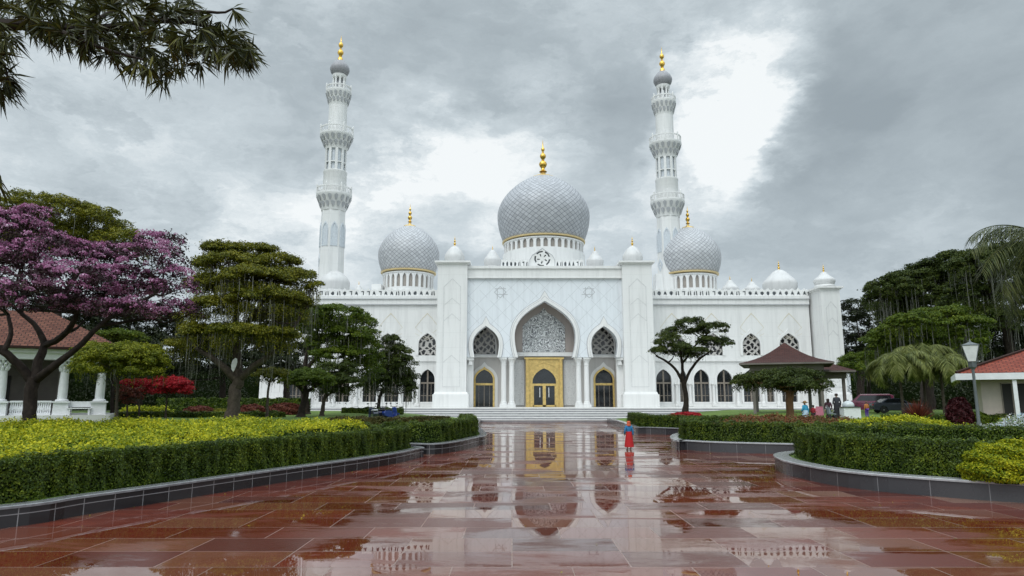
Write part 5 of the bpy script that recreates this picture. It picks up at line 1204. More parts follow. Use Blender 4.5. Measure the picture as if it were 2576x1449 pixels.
# ------------------------------------------------------------------ tree beside the camera whose limb hangs into the top of the view
t = thing("overhanging_tree", "spiky leaved tree whose dark limb hangs into the top of the view", "tree", (-8.6, 7.6, 0))
mb = MB(); YB_ = 7.6
C = curve3([(-8.6, YB_, -.1), (-8.4, YB_, 3.5), (-8.0, YB_, 6.6), (-7.6, YB_, 8.8)], 14); mb.tube(C, list(np.linspace(.26, .14, len(C))), 10)
tips = []
def limb(pl, r0, r1, leafy=True):
    P_ = [pt(x, y, YB_ + d) for x, y, d in pl]; C = curve3(P_, 9); mb.tube(C, list(np.linspace(r0, r1, len(C))), 7); return C
mb.tube(curve3([(-8.05, YB_, 6.4), tuple(pt(-180, 20, YB_)), tuple(pt(0, 62, YB_))], 6), .075, 8)
limb([(-5, 62, 0), (90, 62, 0), (200, 75, .1), (330, 62, .2), (440, 50, .3), (540, 70, .4)], .075, .025)
LM = [[(120, 64, 0), (190, 95, -.2), (270, 125, -.4), (360, 150, -.5)], [(330, 62, .2), (420, 105, .2), (520, 130, .3), (600, 140, .3)], [(200, 75, .1), (260, 40, .4), (330, 5, .8), (420, -30, 1)], [(440, 50, .3), (500, 30, .2), (560, 32, .2), (585, 22, .2)], [(60, 60, 0), (40, 20, .3), (70, -30, .4)], [(-100, 40, 0), (-40, 110, -.2), (5, 150, -.3), (20, 200, -.3)], [(-100, 60, 0), (-50, 190, .2), (-5, 240, .3)], [(-150, 90, 0), (-80, 330, .2), (-20, 425, .2)]]
for l in LM: limb(l, .032, .012)
build("trunk", mb, "bark", t, True)
co = []
def rosette(c, n, L, axis, wd, spread=1.0):
    axis = axis.normalized(); a = axis.orthogonal().normalized(); b = axis.cross(a)
    for i in range(n):
        an = rng.uniform(0, 6.28); el = rng.uniform(.1, 1.15) * spread; d = (axis * math.cos(el) + (a * math.cos(an) + b * math.sin(an)) * math.sin(el)).normalized(); l = L * rng.uniform(.6, 1.15)
        g = Vector((0, 0, -.22)); m1 = c + d * l * .45; e = c + d * l + g * l * .6; wv = d.cross(Vector(rng.normal(0, 1, 3))).normalized() * wd
        co.append([c, m1 + wv, e, m1 - wv])
spots = []
for i in range(215):                                       # rosettes scattered along the twigs
    u = rng.random()
    x = 40 + 590 * rng.random() ** .85; lo = np.interp(x, [40, 150, 230, 330, 420, 480, 560, 640], [70, 95, 140, 170, 190, 165, 160, 140]); hi = np.interp(x, [40, 300, 480, 560, 600, 640], [-15, -15, 5, 45, 85, 110])
    spots.append((x, hi + (lo - hi) * rng.random() ** .9, rng.uniform(-.7, .9)))
spots += [(rng.uniform(-20, 340), rng.uniform(-15, 105), rng.uniform(-.5, .8)) for _ in range(60)] + [(rng.uniform(-40, 18), rng.uniform(95, 235), rng.uniform(-.5, .5)) for _ in range(34)] + [(-8, 425, 0), (-14, 440, .2), (-5, 462, .1), (583, 22, .2), (588, 24, .2), (620, 132, .3), (632, 138, .3), (610, 150, .3), (400, 195, 0), (412, 200, 0), (300, 165, 0), (120, 95, 0), (108, 90, 0)]
for x, y, d in spots:
    c = pt(x, y, YB_ + d); down = .55 if y > 60 else .1
    rosette(c, int(rng.integers(11, 18)), .27 if x > 30 else .34, Vector((rng.normal(0.25, .6), rng.normal(0, .5), rng.normal(-down, .45))), .0135)
npmesh("leaves", np.array([[tuple(v) for v in q] for q in co]).reshape(-1, 3), 4, "spiky", t)
mb = MB()
for x, y, y2 in ((345, 75, 205), (392, 60, 190), (540, 165, 345), (600, 60, 95), (660, 45, 100), (870, 180, 280), (905, 190, 260), (240, 75, 120)):
    x, y, y2 = x * .63, y * .63, y2 * .63; mb.tube([pt(x, y, YB_ - .3), pt(x - 2, (y + y2) / 2, YB_ - .3), pt(x, y2, YB_ - .3)], [.010, .014, .004], 5, False)
tag(build("rainlike_strands", mb, "strand", t), kind="stuff")
# ------------------------------------------------------------------ pavilion, hut and gazebos
def hip_roof(mb, x0, x1, y0, y1, z0, zr, over, ridge=None, curve=0.0, th=.14):
    """hipped roof with tile courses running along the eaves (UV in metres)"""
    x0, x1, y0, y1 = x0 - over, x1 + over, y0 - over, y1 + over; d = min(x1 - x0, y1 - y0) / 2 if ridge is None else ridge
    cx, cy = (x0 + x1) / 2, (y0 + y1) / 2; n = 6 if curve else 1; rings = []
    for i in range(n + 1):
        t = i / n; h = z0 + (zr - z0) * (t - curve * math.sin(math.pi * t) * .5) if curve else z0 + (zr - z0) * t
        a, b = x0 + (min(d, (x1 - x0) / 2 - .02)) * t, y0 + (min(d, (y1 - y0) / 2 - .02)) * t
        rings.append([(a, b, h), (x1 - (a - x0), b, h), (x1 - (a - x0), y1 - (b - y0), h), (a, y1 - (b - y0), h)])
    for i in range(n):
        for k in range(4):
            a, b, c, e = rings[i][k], rings[i][(k + 1) % 4], rings[i + 1][(k + 1) % 4], rings[i + 1][k]
            ax = 0 if k % 2 == 0 else 1; sl = math.dist(a, e); v0 = i * sl
            mb.add([a, b, c, e], [(0, 1, 2, 3)], [((a[ax], v0), (b[ax], v0), (c[ax], v0 + sl), (e[ax], v0 + sl))])
    mb.add(rings[-1], [(0, 1, 2, 3)], [((0, 0), (.1, 0), (.1, .1), (0, .1))])
    mb.box(x0 + .01, x1 - .01, y0 + .01, y1 - .01, z0 - th, z0 - .003)
    return rings
# left pavilion
YP = 50.0; zf = pt(160, 1043, YP).z; X1 = XX(252, 985, YP) + .3
PHI = R(28); x0_ = XX(252, 985, YP)
def along(px):                                    # where along the turned front a column stands
    kk = XX(px, 985, 1.0); s_ = (kk * YP - x0_) / (kk * math.sin(PHI) - math.cos(PHI)); return x0_ - s_
xs = [x0_, along(158), along(2), along(-130)]
pav = thing("pavilion", "open garden pavilion with white ornate columns and a worn clay tile roof", "pavilion", (xs[0], YP, zf))
ze, ztop = pt(180, 884, YP).z, pt(150, 908, YP).z
mb = MB(); mb.box(-48, X1 + .5, YP - .9, YP + 9, ground_z(-34, YP) - .5, zf); build("plinth", mb, "step", pav)
for x in xs:
    r = .30; zb = zf + .95
    mb = MB(); mb.lathe([(r, zb + .1), (r, zb + 1.0), (r * .84, ztop - .75)], (x, YP, 0), 18); c = build("column", mb, "paint", pav, True)
    mb = MB(); mb.box(x - .48, x + .48, YP - .48, YP + .48, zf, zf + .85, .03); mb.box(x - .55, x + .55, YP - .55, YP + .55, zf + .85, zf + .97); mb.lathe([(.42, zf + .97), (.42, zf + 1.05), (.32, zf + 1.12)], (x, YP, 0), 18); build("pedestal", mb, "paint", c)
    mb = MB(); h = .85
    for lv, (zz_, rr) in enumerate(((ztop - .80, .34), (ztop - .56, .42), (ztop - .32, .50))):
        for i in range(8):
            a = 2 * math.pi * (i + lv * .5) / 8; q = Vector((x + .24 * math.cos(a), YP + .24 * math.sin(a), zz_)); e = Vector((x + rr * math.cos(a), YP + rr * math.sin(a), zz_ + .26)); f_ = e + Vector((.05 * math.cos(a), .05 * math.sin(a), -.10))
            mb.tube([q, q.lerp(e, .6) + Vector((0, 0, .05)), e, f_], [.09, .10, .06, .02], 5)
    mb.box(x - .5, x + .5, YP - .5, YP + .5, ztop - .1, ztop - .005); build("capital", mb, "paint", c)
mb = MB(); mb.box(-48, X1 + .35, YP - .55, YP + .55, ztop, ze); mb.box(-48, X1 + .5, YP - .75, YP - .56, ze - .28, ze); mb.box(X1 - .75, X1 + .35, YP + .56, YP + 8.5, ztop, ze); build("entablature", mb, "paint", pav)
mb = MB(); hip_roof(mb, -52, X1 + .3, YP - .5, YP + 8.5, ze + .16, pt(120, 795, YP + 4).z, .75, None); build("roof", mb, "roof_worn", pav)
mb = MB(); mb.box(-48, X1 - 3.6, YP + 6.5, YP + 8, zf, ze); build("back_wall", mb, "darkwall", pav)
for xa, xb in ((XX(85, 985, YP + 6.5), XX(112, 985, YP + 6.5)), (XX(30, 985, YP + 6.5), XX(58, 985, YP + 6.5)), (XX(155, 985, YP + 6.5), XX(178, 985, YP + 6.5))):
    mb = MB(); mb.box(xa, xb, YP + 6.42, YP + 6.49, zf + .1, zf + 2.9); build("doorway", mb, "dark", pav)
def balustrade(xa, xb, n):
    mb = MB(); z0 = zf + .1
    mb.box(xa, xb, YP - .12, YP + .12, z0 + .78, z0 + .90); mb.box(xa, xb, YP - .1, YP + .1, z0 - .1, z0 + .06)
    for i in range(n):
        x = xa + (xb - xa) * (i + .5) / n; mb.lathe([(.05, z0 + .06), (.05, z0 + .14), (.085, z0 + .3), (.045, z0 + .6), (.06, z0 + .78)], (x, YP, 0), 8)
    build("balustrade", mb, "paint", pav)
balustrade(xs[1] + .6, xs[0] - .6 - 1.1, 7); balustrade(xs[2] + .6, xs[1] - .6, 19); balustrade(xs[3] + .6, xs[2] - .6, 12)
t = thing("garden_bench", "pale bench between the two right hand pavilion columns", "bench", (xs[0], YP, zf)); bx = (xs[0] + xs[1]) / 2
mb = MB(); mb.box(bx - .75, bx + .75, YP - .65, YP - .2, zf + .42, zf + .50); build("seat", mb, "paint", t)
mb = MB(); mb.box(bx - .75, bx + .75, YP - .18, YP - .12, zf + .55, zf + .95); build("backrest", mb, "paint", t)
for k in (-.6, .6): mb = MB(); mb.box(bx + k - .06, bx + k + .06, YP - .62, YP - .12, zf, zf + .415); build("leg", mb, "paint", t)
t.rotation_euler = (0, 0, PHI)
pav.rotation_euler = (0, 0, PHI)
# white garden arch glimpsed through the trees at the wing's far end is part of the mosque wing; cream hut on the right
YH = 46.0; hx0 = XX(2468, 980, YH); zh = ground_z(hx0 + 3, YH); ze = pt(2480, 948, YH).z
hut = thing("hut", "small cream hut with red clay tile roof and dark doorway at right edge", "hut", (hx0, YH, zh))
mb = MB(); mb.box(hx0, hx0 + 9, YH, YH + 6, zh - .3, ze); build("wall", mb, "cream", hut)
mb = MB(); hip_roof(mb, hx0, hx0 + 9, YH, YH + 6, ze + .22, pt(2545, 893, YH + 3).z + .2, 1.35); build("roof", mb, "roof_red", hut)
mb = MB(); y0 = YH - 1.42; mb.box(hx0 - 1.42, hx0 + 10.4, y0, y0 + .12, ze - .22, ze + .20); mb.box(hx0 - 1.42, hx0 - 1.30, y0 + .12, YH + 7.3, ze - .22, ze + .20); build("fascia", mb, "paint", hut)
mb = MB(); zr = pt(2545, 893, YH + 3).z + .2; mb.tube([(hx0 - 1.36, YH - 1.36, ze + .28), (hx0 - 1.35 + 4.35, YH + 3, zr + .06)], .09, 6); build("hip_ridge", mb, "roof_worn", hut)
dx0, dx1 = hx0 + 1.15, hx0 + 2.85
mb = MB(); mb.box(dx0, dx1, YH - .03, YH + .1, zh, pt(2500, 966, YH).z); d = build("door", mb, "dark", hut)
mb = MB(); mb.box(dx0 + .50, dx0 + .58, YH - .07, YH - .031, zh, pt(2500, 966, YH).z); mb.box(dx0 - .08, dx0, YH - .06, YH - .002, zh, pt(2500, 964, YH).z); mb.box(dx1, dx1 + .08, YH - .06, YH - .002, zh, pt(2500, 964, YH).z); build("door_frame", mb, "bronze", d)
mb = MB(); bx = hx0 + 3.1; mb.box(bx, bx + .55, YH - .05, YH - .002, pt(2500, 1000, YH).z - .5, pt(2500, 1000, YH).z + .25); build("notice_box", mb, "greywall", hut)
px_ = hx0 + 1.75; mb = MB(); mb.box(px_ - .11, px_ + .11, YH - 1.3, YH - 1.08, zh, ze - .23); build("post", mb, "paint", hut); hut.rotation_euler = (0, 0, R(-31))
def gazebo(label, Y, xa, xb, y_apex, y_eave, name="gazebo", depth=None, curve=.32):
    x0, x1 = XX(xa, y_eave, Y - 2), XX(xb, y_eave, Y - 2); wd_ = (x1 - x0) * math.cos(math.atan2((x0 + x1) / 2, Y)); xm = (x0 + x1) / 2; x0, x1 = xm - wd_ / 2, xm + wd_ / 2; dp = depth or (x1 - x0) * 1.0; cx = (x0 + x1) / 2; zg = ground_z(cx, Y); ze = pt(xa, y_eave, Y - dp / 2).z
    t = thing(name, label, "gazebo", (cx, Y, zg), "brown shingled gazebos")
    mb = MB(); hip_roof(mb, x0 + .5, x1 - .5, Y - dp / 2 + .5, Y + dp / 2 - .5, ze, pt(xa, y_apex, Y).z, .5, None, curve); build("roof", mb, "roof_brown", t)
    mb = MB()
    rg = [[(x0 - e, Y - dp / 2 - e), (x1 + e, Y - dp / 2 - e), (x1 + e, Y + dp / 2 + e), (x0 - e, Y + dp / 2 + e)] for e in (.03, -.06)]
    mb.add([(p[0], p[1], zz_) for zz_ in (ze - .17, ze - .01) for q in rg for p in q], [f for i in range(4) for j in [(i + 1) % 4] for f in ((i, j, 8 + j, 8 + i), (4 + j, 4 + i, 12 + i, 12 + j), (i, 4 + i, 4 + j, j), (8 + i, 8 + j, 12 + j, 12 + i))])
    build("fascia", mb, "darkwall", t)
    mb = MB(); mb.box(x0 + .9, x1 - .9, Y - dp / 2 + .9, Y + dp / 2 - .9, ze - .75, ze - .15); build("beam", mb, "darkwall", t)
    for sx_ in (x0 + 1.2, x1 - 1.2):
        for sy_ in (Y - dp / 2 + 1.2, Y + dp / 2 - 1.2):
            mb = MB(); mb.box(sx_ - .14, sx_ + .14, sy_ - .14, sy_ + .14, zg - .1, ze - .76); build("post", mb, "darkwall", t)
    t.rotation_euler = (0, 0, -math.atan2(cx, Y)); return t, x0, x1, zg
gazebo("brown shingled gazebo with a pointed upswept roof, the taller of the two", 71, 1880, 2112, 862, 911)
gazebo("lower brown shingled gazebo roof standing behind the taller pointed one", 76, 2022, 2172, 908, 932, curve=.1)
# ------------------------------------------------------------------ street lamp
YL = 43.0; q = pt(2441, 870, YL); zl = ground_z(q.x, YL); zt = pt(2441, 870, YL).z; k = YL / F
lamp = thing("street_lamp", "grey lamp post with a tapered white lantern beside the maroon bush", "street lamp", (q.x, YL, zl))
mb = MB(); mb.lathe([(.14, zl - .05), (.14, zl + .3), (.10, zl + .4), (.085, zl + 2.2), (.08, pt(2441, 928, YL).z)], (q.x, YL, 0), 10); build("pole", mb, simple("lamp_grey_paint", (.10, .115, .12), .45), lamp, True)
zb = pt(2441, 909, YL).z; zc = pt(2441, 928, YL).z; m_ = bpy.data.materials["lamp_grey_paint"]
mb = MB(); mb.lathe([(.09, zc - .05), (.22, zc + .12), (.24, zb - .02)], (q.x, YL, 0), 4); build("lantern_cup", mb, m_, lamp)
mb = MB()
mb.lathe([(.30, zb), (.62, zt)], (q.x, YL, 0), 4)
mb.v = [((v[0] - q.x) * .7071 - (v[1] - YL) * .7071 + q.x, (v[0] - q.x) * .7071 + (v[1] - YL) * .7071 + YL, v[2]) for v in mb.v]; gl = build("lamp_shade", mb, simple("frosted_white_glass", (.82, .83, .84), .5), lamp)
mb = MB(); mb.lathe([(.66, zt + .003), (.66, zt + .05), (.30, zt + .16), (.10, zt + .24), (.03, zt + .4), (.001, zt + .45)], (q.x, YL, 0), 4); mb.v = [((v[0] - q.x) * .7071 - (v[1] - YL) * .7071 + q.x, (v[0] - q.x) * .7071 + (v[1] - YL) * .7071 + YL, v[2]) for v in mb.v]; build("lamp_cap", mb, m_, lamp)
mb = MB()
for a in range(4):
    an = math.pi / 4 + a * math.pi / 2; mb.tube([(q.x + .31 * math.cos(an), YL + .31 * math.sin(an), zb - .02), (q.x + .64 * math.cos(an), YL + .64 * math.sin(an), zt + .02)], .022, 5)
build("lamp_frame", mb, m_, lamp); lamp.rotation_euler = (0, 0, -math.atan2(q.x, YL))
# ------------------------------------------------------------------ vehicles
PAINT = {}
def paint(name, c):
    m = simple(name, c, .22, .05); m.node_tree.nodes["Principled BSDF"].inputs["Coat Weight"].default_value = .6; return m
RUB = simple("tyre_rubber", (.02, .02, .02), .8); RIM = simple("alloy_rim", (.45, .45, .46), .3, metallic=.8); LENS = simple("lamp_lens", (.6, .6, .58), .15); RED = simple("tail_lens", (.35, .02, .02), .2)
SKIN = simple("skin", (.36, .20, .13), .5, .08, 8)
def car(label, loc, rz, col, van=False, group="cars parked behind the right lawn"):
    """body along local +X, built at the origin then turned into place"""
    t = thing("parked_car", label, "van" if van else "car", (0, 0, 0), group)
    L, W = (4.6, 1.8) if van else (4.4, 1.76)
    side = [(-L / 2, .32), (-L / 2 - .03, .75), (-L / 2 + .05, 1.0), (-L / 2 + .12, 1.75), (-L / 2 + .5, 1.88), (.9, 1.86), (1.55, 1.25), (L / 2 - .05, 1.0), (L / 2 + .02, .7), (L / 2 - .02, .34)] if van else \
        [(-L / 2, .34), (-L / 2 - .03, .72), (-L / 2 + .06, .96), (-1.5, 1.02), (-.95, 1.38), (-.2, 1.45), (.45, 1.38), (1.05, .98), (1.9, .84), (L / 2, .66), (L / 2, .36)]
    arches = []
    for cx in (-L * .30, L * .31): arches += [(cx, .36)]
    low = []
    for cx in (-L * .30, L * .31): low += [(cx - .38, .26)] + [(cx + .38 * math.cos(a), .30 + .38 * math.sin(a)) for a in np.linspace(math.pi, 0, 8)] + [(cx + .38, .26)]
    out = side[:0] + [(x, z_) for x, z_ in reversed(side)] + low
    mb = MB(); mb.plate(out, (), -W / 2, W / 2)
    cz = max(p[1] for p in side)
    mb.v = [(v[0], v[1] * (1 - .16 * max(0, (v[2] - .9) / (cz - .9))), v[2]) for v in mb.v]
    b = build("body", mb, col, t)
    bv = b.modifiers.new("bevel", "BEVEL"); bv.width = .05; bv.segments = 2; bv.limit_method = "ANGLE"
    for s in (-1, 1):
        win = [(.75, 1.02), (.36, 1.32), (-.25, 1.39), (-.85, 1.32), (-1.25, 1.04)] if not van else [(1.3, 1.2), (.85, 1.72), (-1.9, 1.74), (-2.0, 1.15)]
        f = lambda z_: W / 2 * (1 - .16 * max(0, (z_ - .9) / (cz - .9)))
        vs = [(x, s * (f(z_) + e), z_) for e in (.012, -.02) for x, z_ in win]; n = len(win); mb = MB(); mb.add(vs, [tuple(range(n)), tuple(reversed(range(n, 2 * n)))] + [(i, (i + 1) % n, (i + 1) % n + n, i + n) for i in range(n)]); build("side_window", mb, "glass", t)
        mb = MB(); mb.cbox((L / 2 - .06, s * W * .34, .72 if not van else .82), (.16, .34, .14)); build("headlight", mb, LENS, t)
        mb = MB(); mb.cbox((-L / 2 + .02, s * W * .36, .82), (.12, .28, .16)); build("tail_light", mb, RED, t)
        mb = MB(); mb.cbox((.75 if not van else 1.2, s * (W / 2 + .08), 1.02), (.10, .18, .12)); build("wing_mirror", mb, col, t)
        for cx in (-L * .30, L * .31):
            mb = MB(); mb.lathe([(.20, -.10), (.31, -.10), (.33, -.06), (.33, .06), (.31, .10), (.20, .10)], (0, 0, 0), 20); mb.v = [(v[0] + cx, v[2] + s * (W / 2 - .10), v[1] + .33) for v in mb.v]; wh = build("wheel", mb, RUB, t)
            mb = MB(); mb.lathe([(.205, -.07), (.205, .085), (.06, .10), (.001, .10)], (0, 0, 0), 16); mb.v = [(v[0] + cx, (v[2]) * s + s * (W / 2 - .10), v[1] + .33) for v in mb.v]; build("rim", mb, RIM, wh)
    ws = [(1.02, 1.0), (.50, 1.36)] if not van else [(1.56, 1.27), (.98, 1.80)]
    for (xa, za), (xb, zb_) in (ws,) + (((-1.45, 1.05), (-.98, 1.36)),) * (not van):
        wa, wb = W / 2 * .86, W / 2 * .74; sg = 1 if xa > xb else -1; mb = MB()
        mb.add([(xa + .015 * sg, -wa, za + .015), (xa + .015 * sg, wa, za + .015), (xb + .015 * sg, wb, zb_ + .015), (xb + .015 * sg, -wb, zb_ + .015), (xa - .03 * sg, -wa, za - .02), (xa - .03 * sg, wa, za - .02), (xb - .03 * sg, wb, zb_ - .02), (xb - .03 * sg, -wb, zb_ - .02)], [(0, 1, 2, 3), (7, 6, 5, 4), (0, 4, 5, 1), (1, 5, 6, 2), (2, 6, 7, 3), (3, 7, 4, 0)]); build("windscreen" if sg > 0 else "rear_window", mb, "glass", t)
    mb = MB(); mb.cbox((L / 2 - .02, 0, .48), (.10, W * .8, .16)); mb.cbox((-L / 2, 0, .50), (.10, W * .85, .16)); build("bumper", mb, simple("bumper_dark", (.03, .03, .035), .5) if "bumper_dark" not in bpy.data.materials else bpy.data.materials["bumper_dark"], t)
    t.location = loc; t.rotation_euler = (0, 0, rz); return t
def lawn_at(px, Y): q = pt(px, 1015, Y); return (q.x, Y, ground_z(q.x, Y))
car("dark blue grey sedan parked behind the lawn, facing away from the gazebo", lawn_at(2250, 66.5), R(-8), paint("dark_blue_grey_paint", (.03, .038, .055)))
car("maroon van parked beside the dark sedan", lawn_at(2190, 72), R(150), paint("maroon_paint", (.14, .018, .05)), True)
def scooter(label, loc, rz, col, seatc):
    t = thing("motor_scooter", label, "motor scooter", (0, 0, 0), "motor scooters by the steps")
    def wheel(cx):
        mb = MB(); mb.lathe([(.16, -.05), (.25, -.055), (.28, 0), (.25, .055), (.16, .05)], (0, 0, 0), 18); mb.v = [(v[0] + cx, v[2], v[1] + .28) for v in mb.v]; w_ = build("wheel", mb, RUB, t, True)
        mb = MB(); mb.lathe([(.165, -.03), (.165, .03), (.03, .06), (.001, .06)], (0, 0, 0), 12); mb.v = [(v[0] + cx, v[2], v[1] + .28) for v in mb.v]; build("rim", mb, RIM, w_)
    wheel(-.62); wheel(.66)
    mb = MB(); mb.plate([(-.95, .62), (-.85, .42), (-.35, .30), (-.1, .30), (.0, .34), (-.05, .72), (-.35, .80), (-.85, .78)], (), -.17, .17); mb.plate([(.0, .24), (.42, .24), (.42, .32), (.0, .32)], (), -.16, .16)
    b = build("body", mb, col, t); b.modifiers.new("bevel", "BEVEL").width = .05
    mb = MB(); mb.plate([(.36, .25), (.48, .28), (.50, .6), (.40, 1.02), (.30, 1.02), (.38, .6)], (), -.20, .20); build("leg_shield", mb, col, t).modifiers.new("bevel", "BEVEL").width = .04
    mb = MB(); mb.plate([(.40, .40), (.62, .58), (.88, .56), (.95, .46), (.66, .50)], (), -.08, .08); build("front_mudguard", mb, col, t)
    mb = MB(); mb.plate([(-.95, .80), (-.35, .815), (-.02, .76), (-.0, .86), (-.4, .90), (-.95, .92)], (), -.15, .15); build("seat", mb, seatc, t).modifiers.new("bevel", "BEVEL").width = .04
    mb = MB(); mb.tube([(.66, 0, .30), (.36, 0, 1.05)], .035, 8); mb.tube([(.28, -.34, 1.10), (.36, -.15, 1.06), (.36, .15, 1.06), (.28, .34, 1.10)], .022, 8); build("handlebar", mb, RUB, t)
    mb = MB(); mb.lathe([(.001, 0), (.08, .02), (.09, .08), (.05, .14)], (0, 0, 0), 12); mb.v = [(.56 - v[2], v[1], .92 + v[0]) for v in mb.v]; build("headlight", mb, LENS, t, True)
    for s in (-1, 1): mb = MB(); mb.tube([(.32, s * .22, 1.08), (.30, s * .30, 1.26)], .01, 5); mb.cbox((.29, s * .31, 1.30), (.03, .13, .09)); build("mirror", mb, RUB, t)
    t.location = loc; t.rotation_euler = (0, 0, rz); return t
def spot(px, Y, zadd=0): q = pt(px, 1030, Y); return (q.x, Y, ground_z(q.x, Y) + zadd)
s1 = scooter("dark navy motor scooter with a pale seat, parked nearest the weeping tree side", spot(938, 49.5), R(115), paint("navy_paint", (.015, .022, .045)), simple("pale_seat", (.40, .41, .44), .6))
s2 = scooter("bright blue motor scooter parked at the end of the brown shrub row", spot(984, 51), R(60), paint("bright_blue_paint", (.025, .05, .22)), RUB)
s3 = scooter("black motor scooter between the navy and the bright blue ones", spot(958, 50.5), R(80), paint("black_paint", (.015, .015, .017)), RUB)
# ------------------------------------------------------------------ people
CLO = {}
def cloth(n, c):
    if n not in CLO: CLO[n] = simple(n, c, .8, .15, 9)
    return CLO[n]
def skin_body(name, V, E, rad, root, m, t):
    me = bpy.data.meshes.new(name); me.from_pydata(V, E, []); me.materials.append(m)
    o = bpy.data.objects.new(name, me); COL.objects.link(o); o.parent = t
    md = o.modifiers.new("skin", "SKIN"); md.use_smooth_shade = True
    for i, r in enumerate(rad): me.skin_vertices[0].data[i].radius = r if isinstance(r, tuple) else (r, r)
    me.skin_vertices[0].data[root].use_root = True
    s_ = o.modifiers.new("sub", "SUBSURF"); s_.levels = 1; s_.render_levels = 1
    return o
def person(label, loc, rz, h, pose, top, bottom, hair, head="hair", skirt=None, group=None, skirt2=None):
    """standing figure facing local -Y; pose moves hands and feet"""
    t = thing("person", label, "person", (0, 0, 0), group); s = h / 1.7
    hl, hr = pose.get("hl", (.26, -.02, .84)), pose.get("hr", (-.26, -.02, .84)); el, er = pose.get("el", (.25, .03, 1.10)), pose.get("er", (-.25, .03, 1.10))
    fl, fr = pose.get("fl", (.10, -.02, .05)), pose.get("fr", (-.10, .02, .05))
    V = [(0, 0, .95), (0, .01, 1.12), (0, .01, 1.33), (0, .0, 1.46), (0, -.01, 1.54), (0, -.015, 1.62), (.18, .01, 1.39), el, hl, (-.18, .01, 1.39), er, hr,
         (.10, 0, .90), ((fl[0] + .1) / 2, (fl[1]) / 2 - .03, .48), fl, (fl[0] + .02, fl[1] - .13, .035), (-.10, 0, .90), ((fr[0] - .1) / 2, fr[1] / 2 - .03, .48), fr, (fr[0] - .02, fr[1] - .13, .035)]
    E = [(0, 1), (1, 2), (2, 3), (3, 4), (4, 5), (2, 6), (6, 7), (7, 8), (2, 9), (9, 10), (10, 11), (0, 12), (12, 13), (13, 14), (14, 15), (0, 16), (16, 17), (17, 18), (18, 19)]
    rad = [(.15, .11), (.13, .10), (.16, .11), (.06, .06), (.062, .068), (.082, .098), .06, .045, .030, .06, .045, .030, .09, .06, .042, .035, .09, .06, .042, .035]
    # head top, nose, and five fingers a side
    V += [(0, -.01, 1.695), (0, -.115, 1.60)]; E += [(5, 20), (5, 21)]; rad += [(.06, .07), .018]
    for hi, el_, sd in ((8, el, 1), (11, er, -1)):
        hv = Vector(V[hi]); d = (hv - Vector(el_)).normalized(); sidev = d.cross(Vector((sd, 0, 0))); sidev = sidev.normalized() if sidev.length > 1e-3 else Vector((0, 1, 0))
        for kf, (off, ln) in enumerate(((-.03, .085), (-.01, .10), (.01, .095), (.03, .075))):
            a = hv + d * .075 + sidev * off; b = a + d * ln * .55; c = b + (d + Vector((-.5 * sd, 0, 0))).normalized() * ln * .45; n0 = len(V)
            V += [tuple(a), tuple(b), tuple(c)]; E += [(hi, n0), (n0, n0 + 1), (n0 + 1, n0 + 2)]; rad += [.012, .009, .007]
        n0 = len(V); a = hv + d * .03 - sidev * .045; V += [tuple(a), tuple(a + (d - sidev * .5).normalized() * .05)]; E += [(hi, n0), (n0, n0 + 1)]; rad += [.012, .009]
    V = [(x * s, y * s, z_ * s) for x, y, z_ in V]; rad = [tuple(q * s for q in r) if isinstance(r, tuple) else r * s for r in rad]
    skin_body("body", V, E, rad, 0, SKIN, t)
    mb = MB()
    for k in (-1, 1): mb.lathe([(.001, -.012), (.012, 0), (.001, .012)], (k * .034 * s, -.098 * s, 1.635 * s), 8)
    build("eyes", mb, RUB, t); mb = MB(); mb.cbox((0, -.098 * s, 1.565 * s), (.05 * s, .012, .012)); build("mouth", mb, cloth("lip_red", (.25, .07, .06)), t)
    # shirt: torso and sleeves as one skinned garment a little larger than the body
    ids = [1, 2, 3, 6, 7, 9, 10]; tv = [(0, 0, .90 * s)] + [V[i] for i in ids]
    sl = pose.get("sleeve", .85); tv[5] = tuple(Vector(V[6]).lerp(Vector(V[7]), 1)); tv.append(tuple(Vector(V[7]).lerp(Vector(V[8]), sl))); tv.append(tuple(Vector(V[10]).lerp(Vector(V[11]), sl)))
    tE = [(0, 1), (1, 2), (2, 3), (2, 4), (4, 5), (5, 8), (2, 6), (6, 7), (7, 9)]
    tr = [(.185, .142), (.158, .125), (.18, .132), (.075, .075), .078, .062, .078, .062, .050, .050]
    skin_body("shirt", tv, tE, [tuple(q * s for q in r) if isinstance(r, tuple) else r * s for r in tr], 0, top, t)
    if skirt:
        mb = MB(); zt, zb, r0, r1 = skirt; prof = [(r0, zt), (r0 * 1.12, zt - .12)] + [(r0 * 1.12 + (r1 - r0 * 1.12) * q, zt - .12 + (zb - zt + .12) * q) for q in (.35, .7, 1)] + [(r1 * .93, zb + .01)]
        mb.lathe([(a * s, b * s) for a, b in prof], (0, 0, 0), 40, (11, .06), False); build("skirt", mb, bottom, t, True)
    else:
        pv = [V[0], V[12], V[13], tuple(Vector(V[13]).lerp(Vector(V[14]), .9)), V[16], V[17], tuple(Vector(V[17]).lerp(Vector(V[18]), .9))]
        skin_body("trousers", pv, [(0, 1), (1, 2), (2, 3), (0, 4), (4, 5), (5, 6)], [tuple(q * s for q in r) if isinstance(r, tuple) else r * s for r in [(.165, .125), .105, .078, .065, .105, .078, .065]], 0, bottom, t)
    mb = MB()
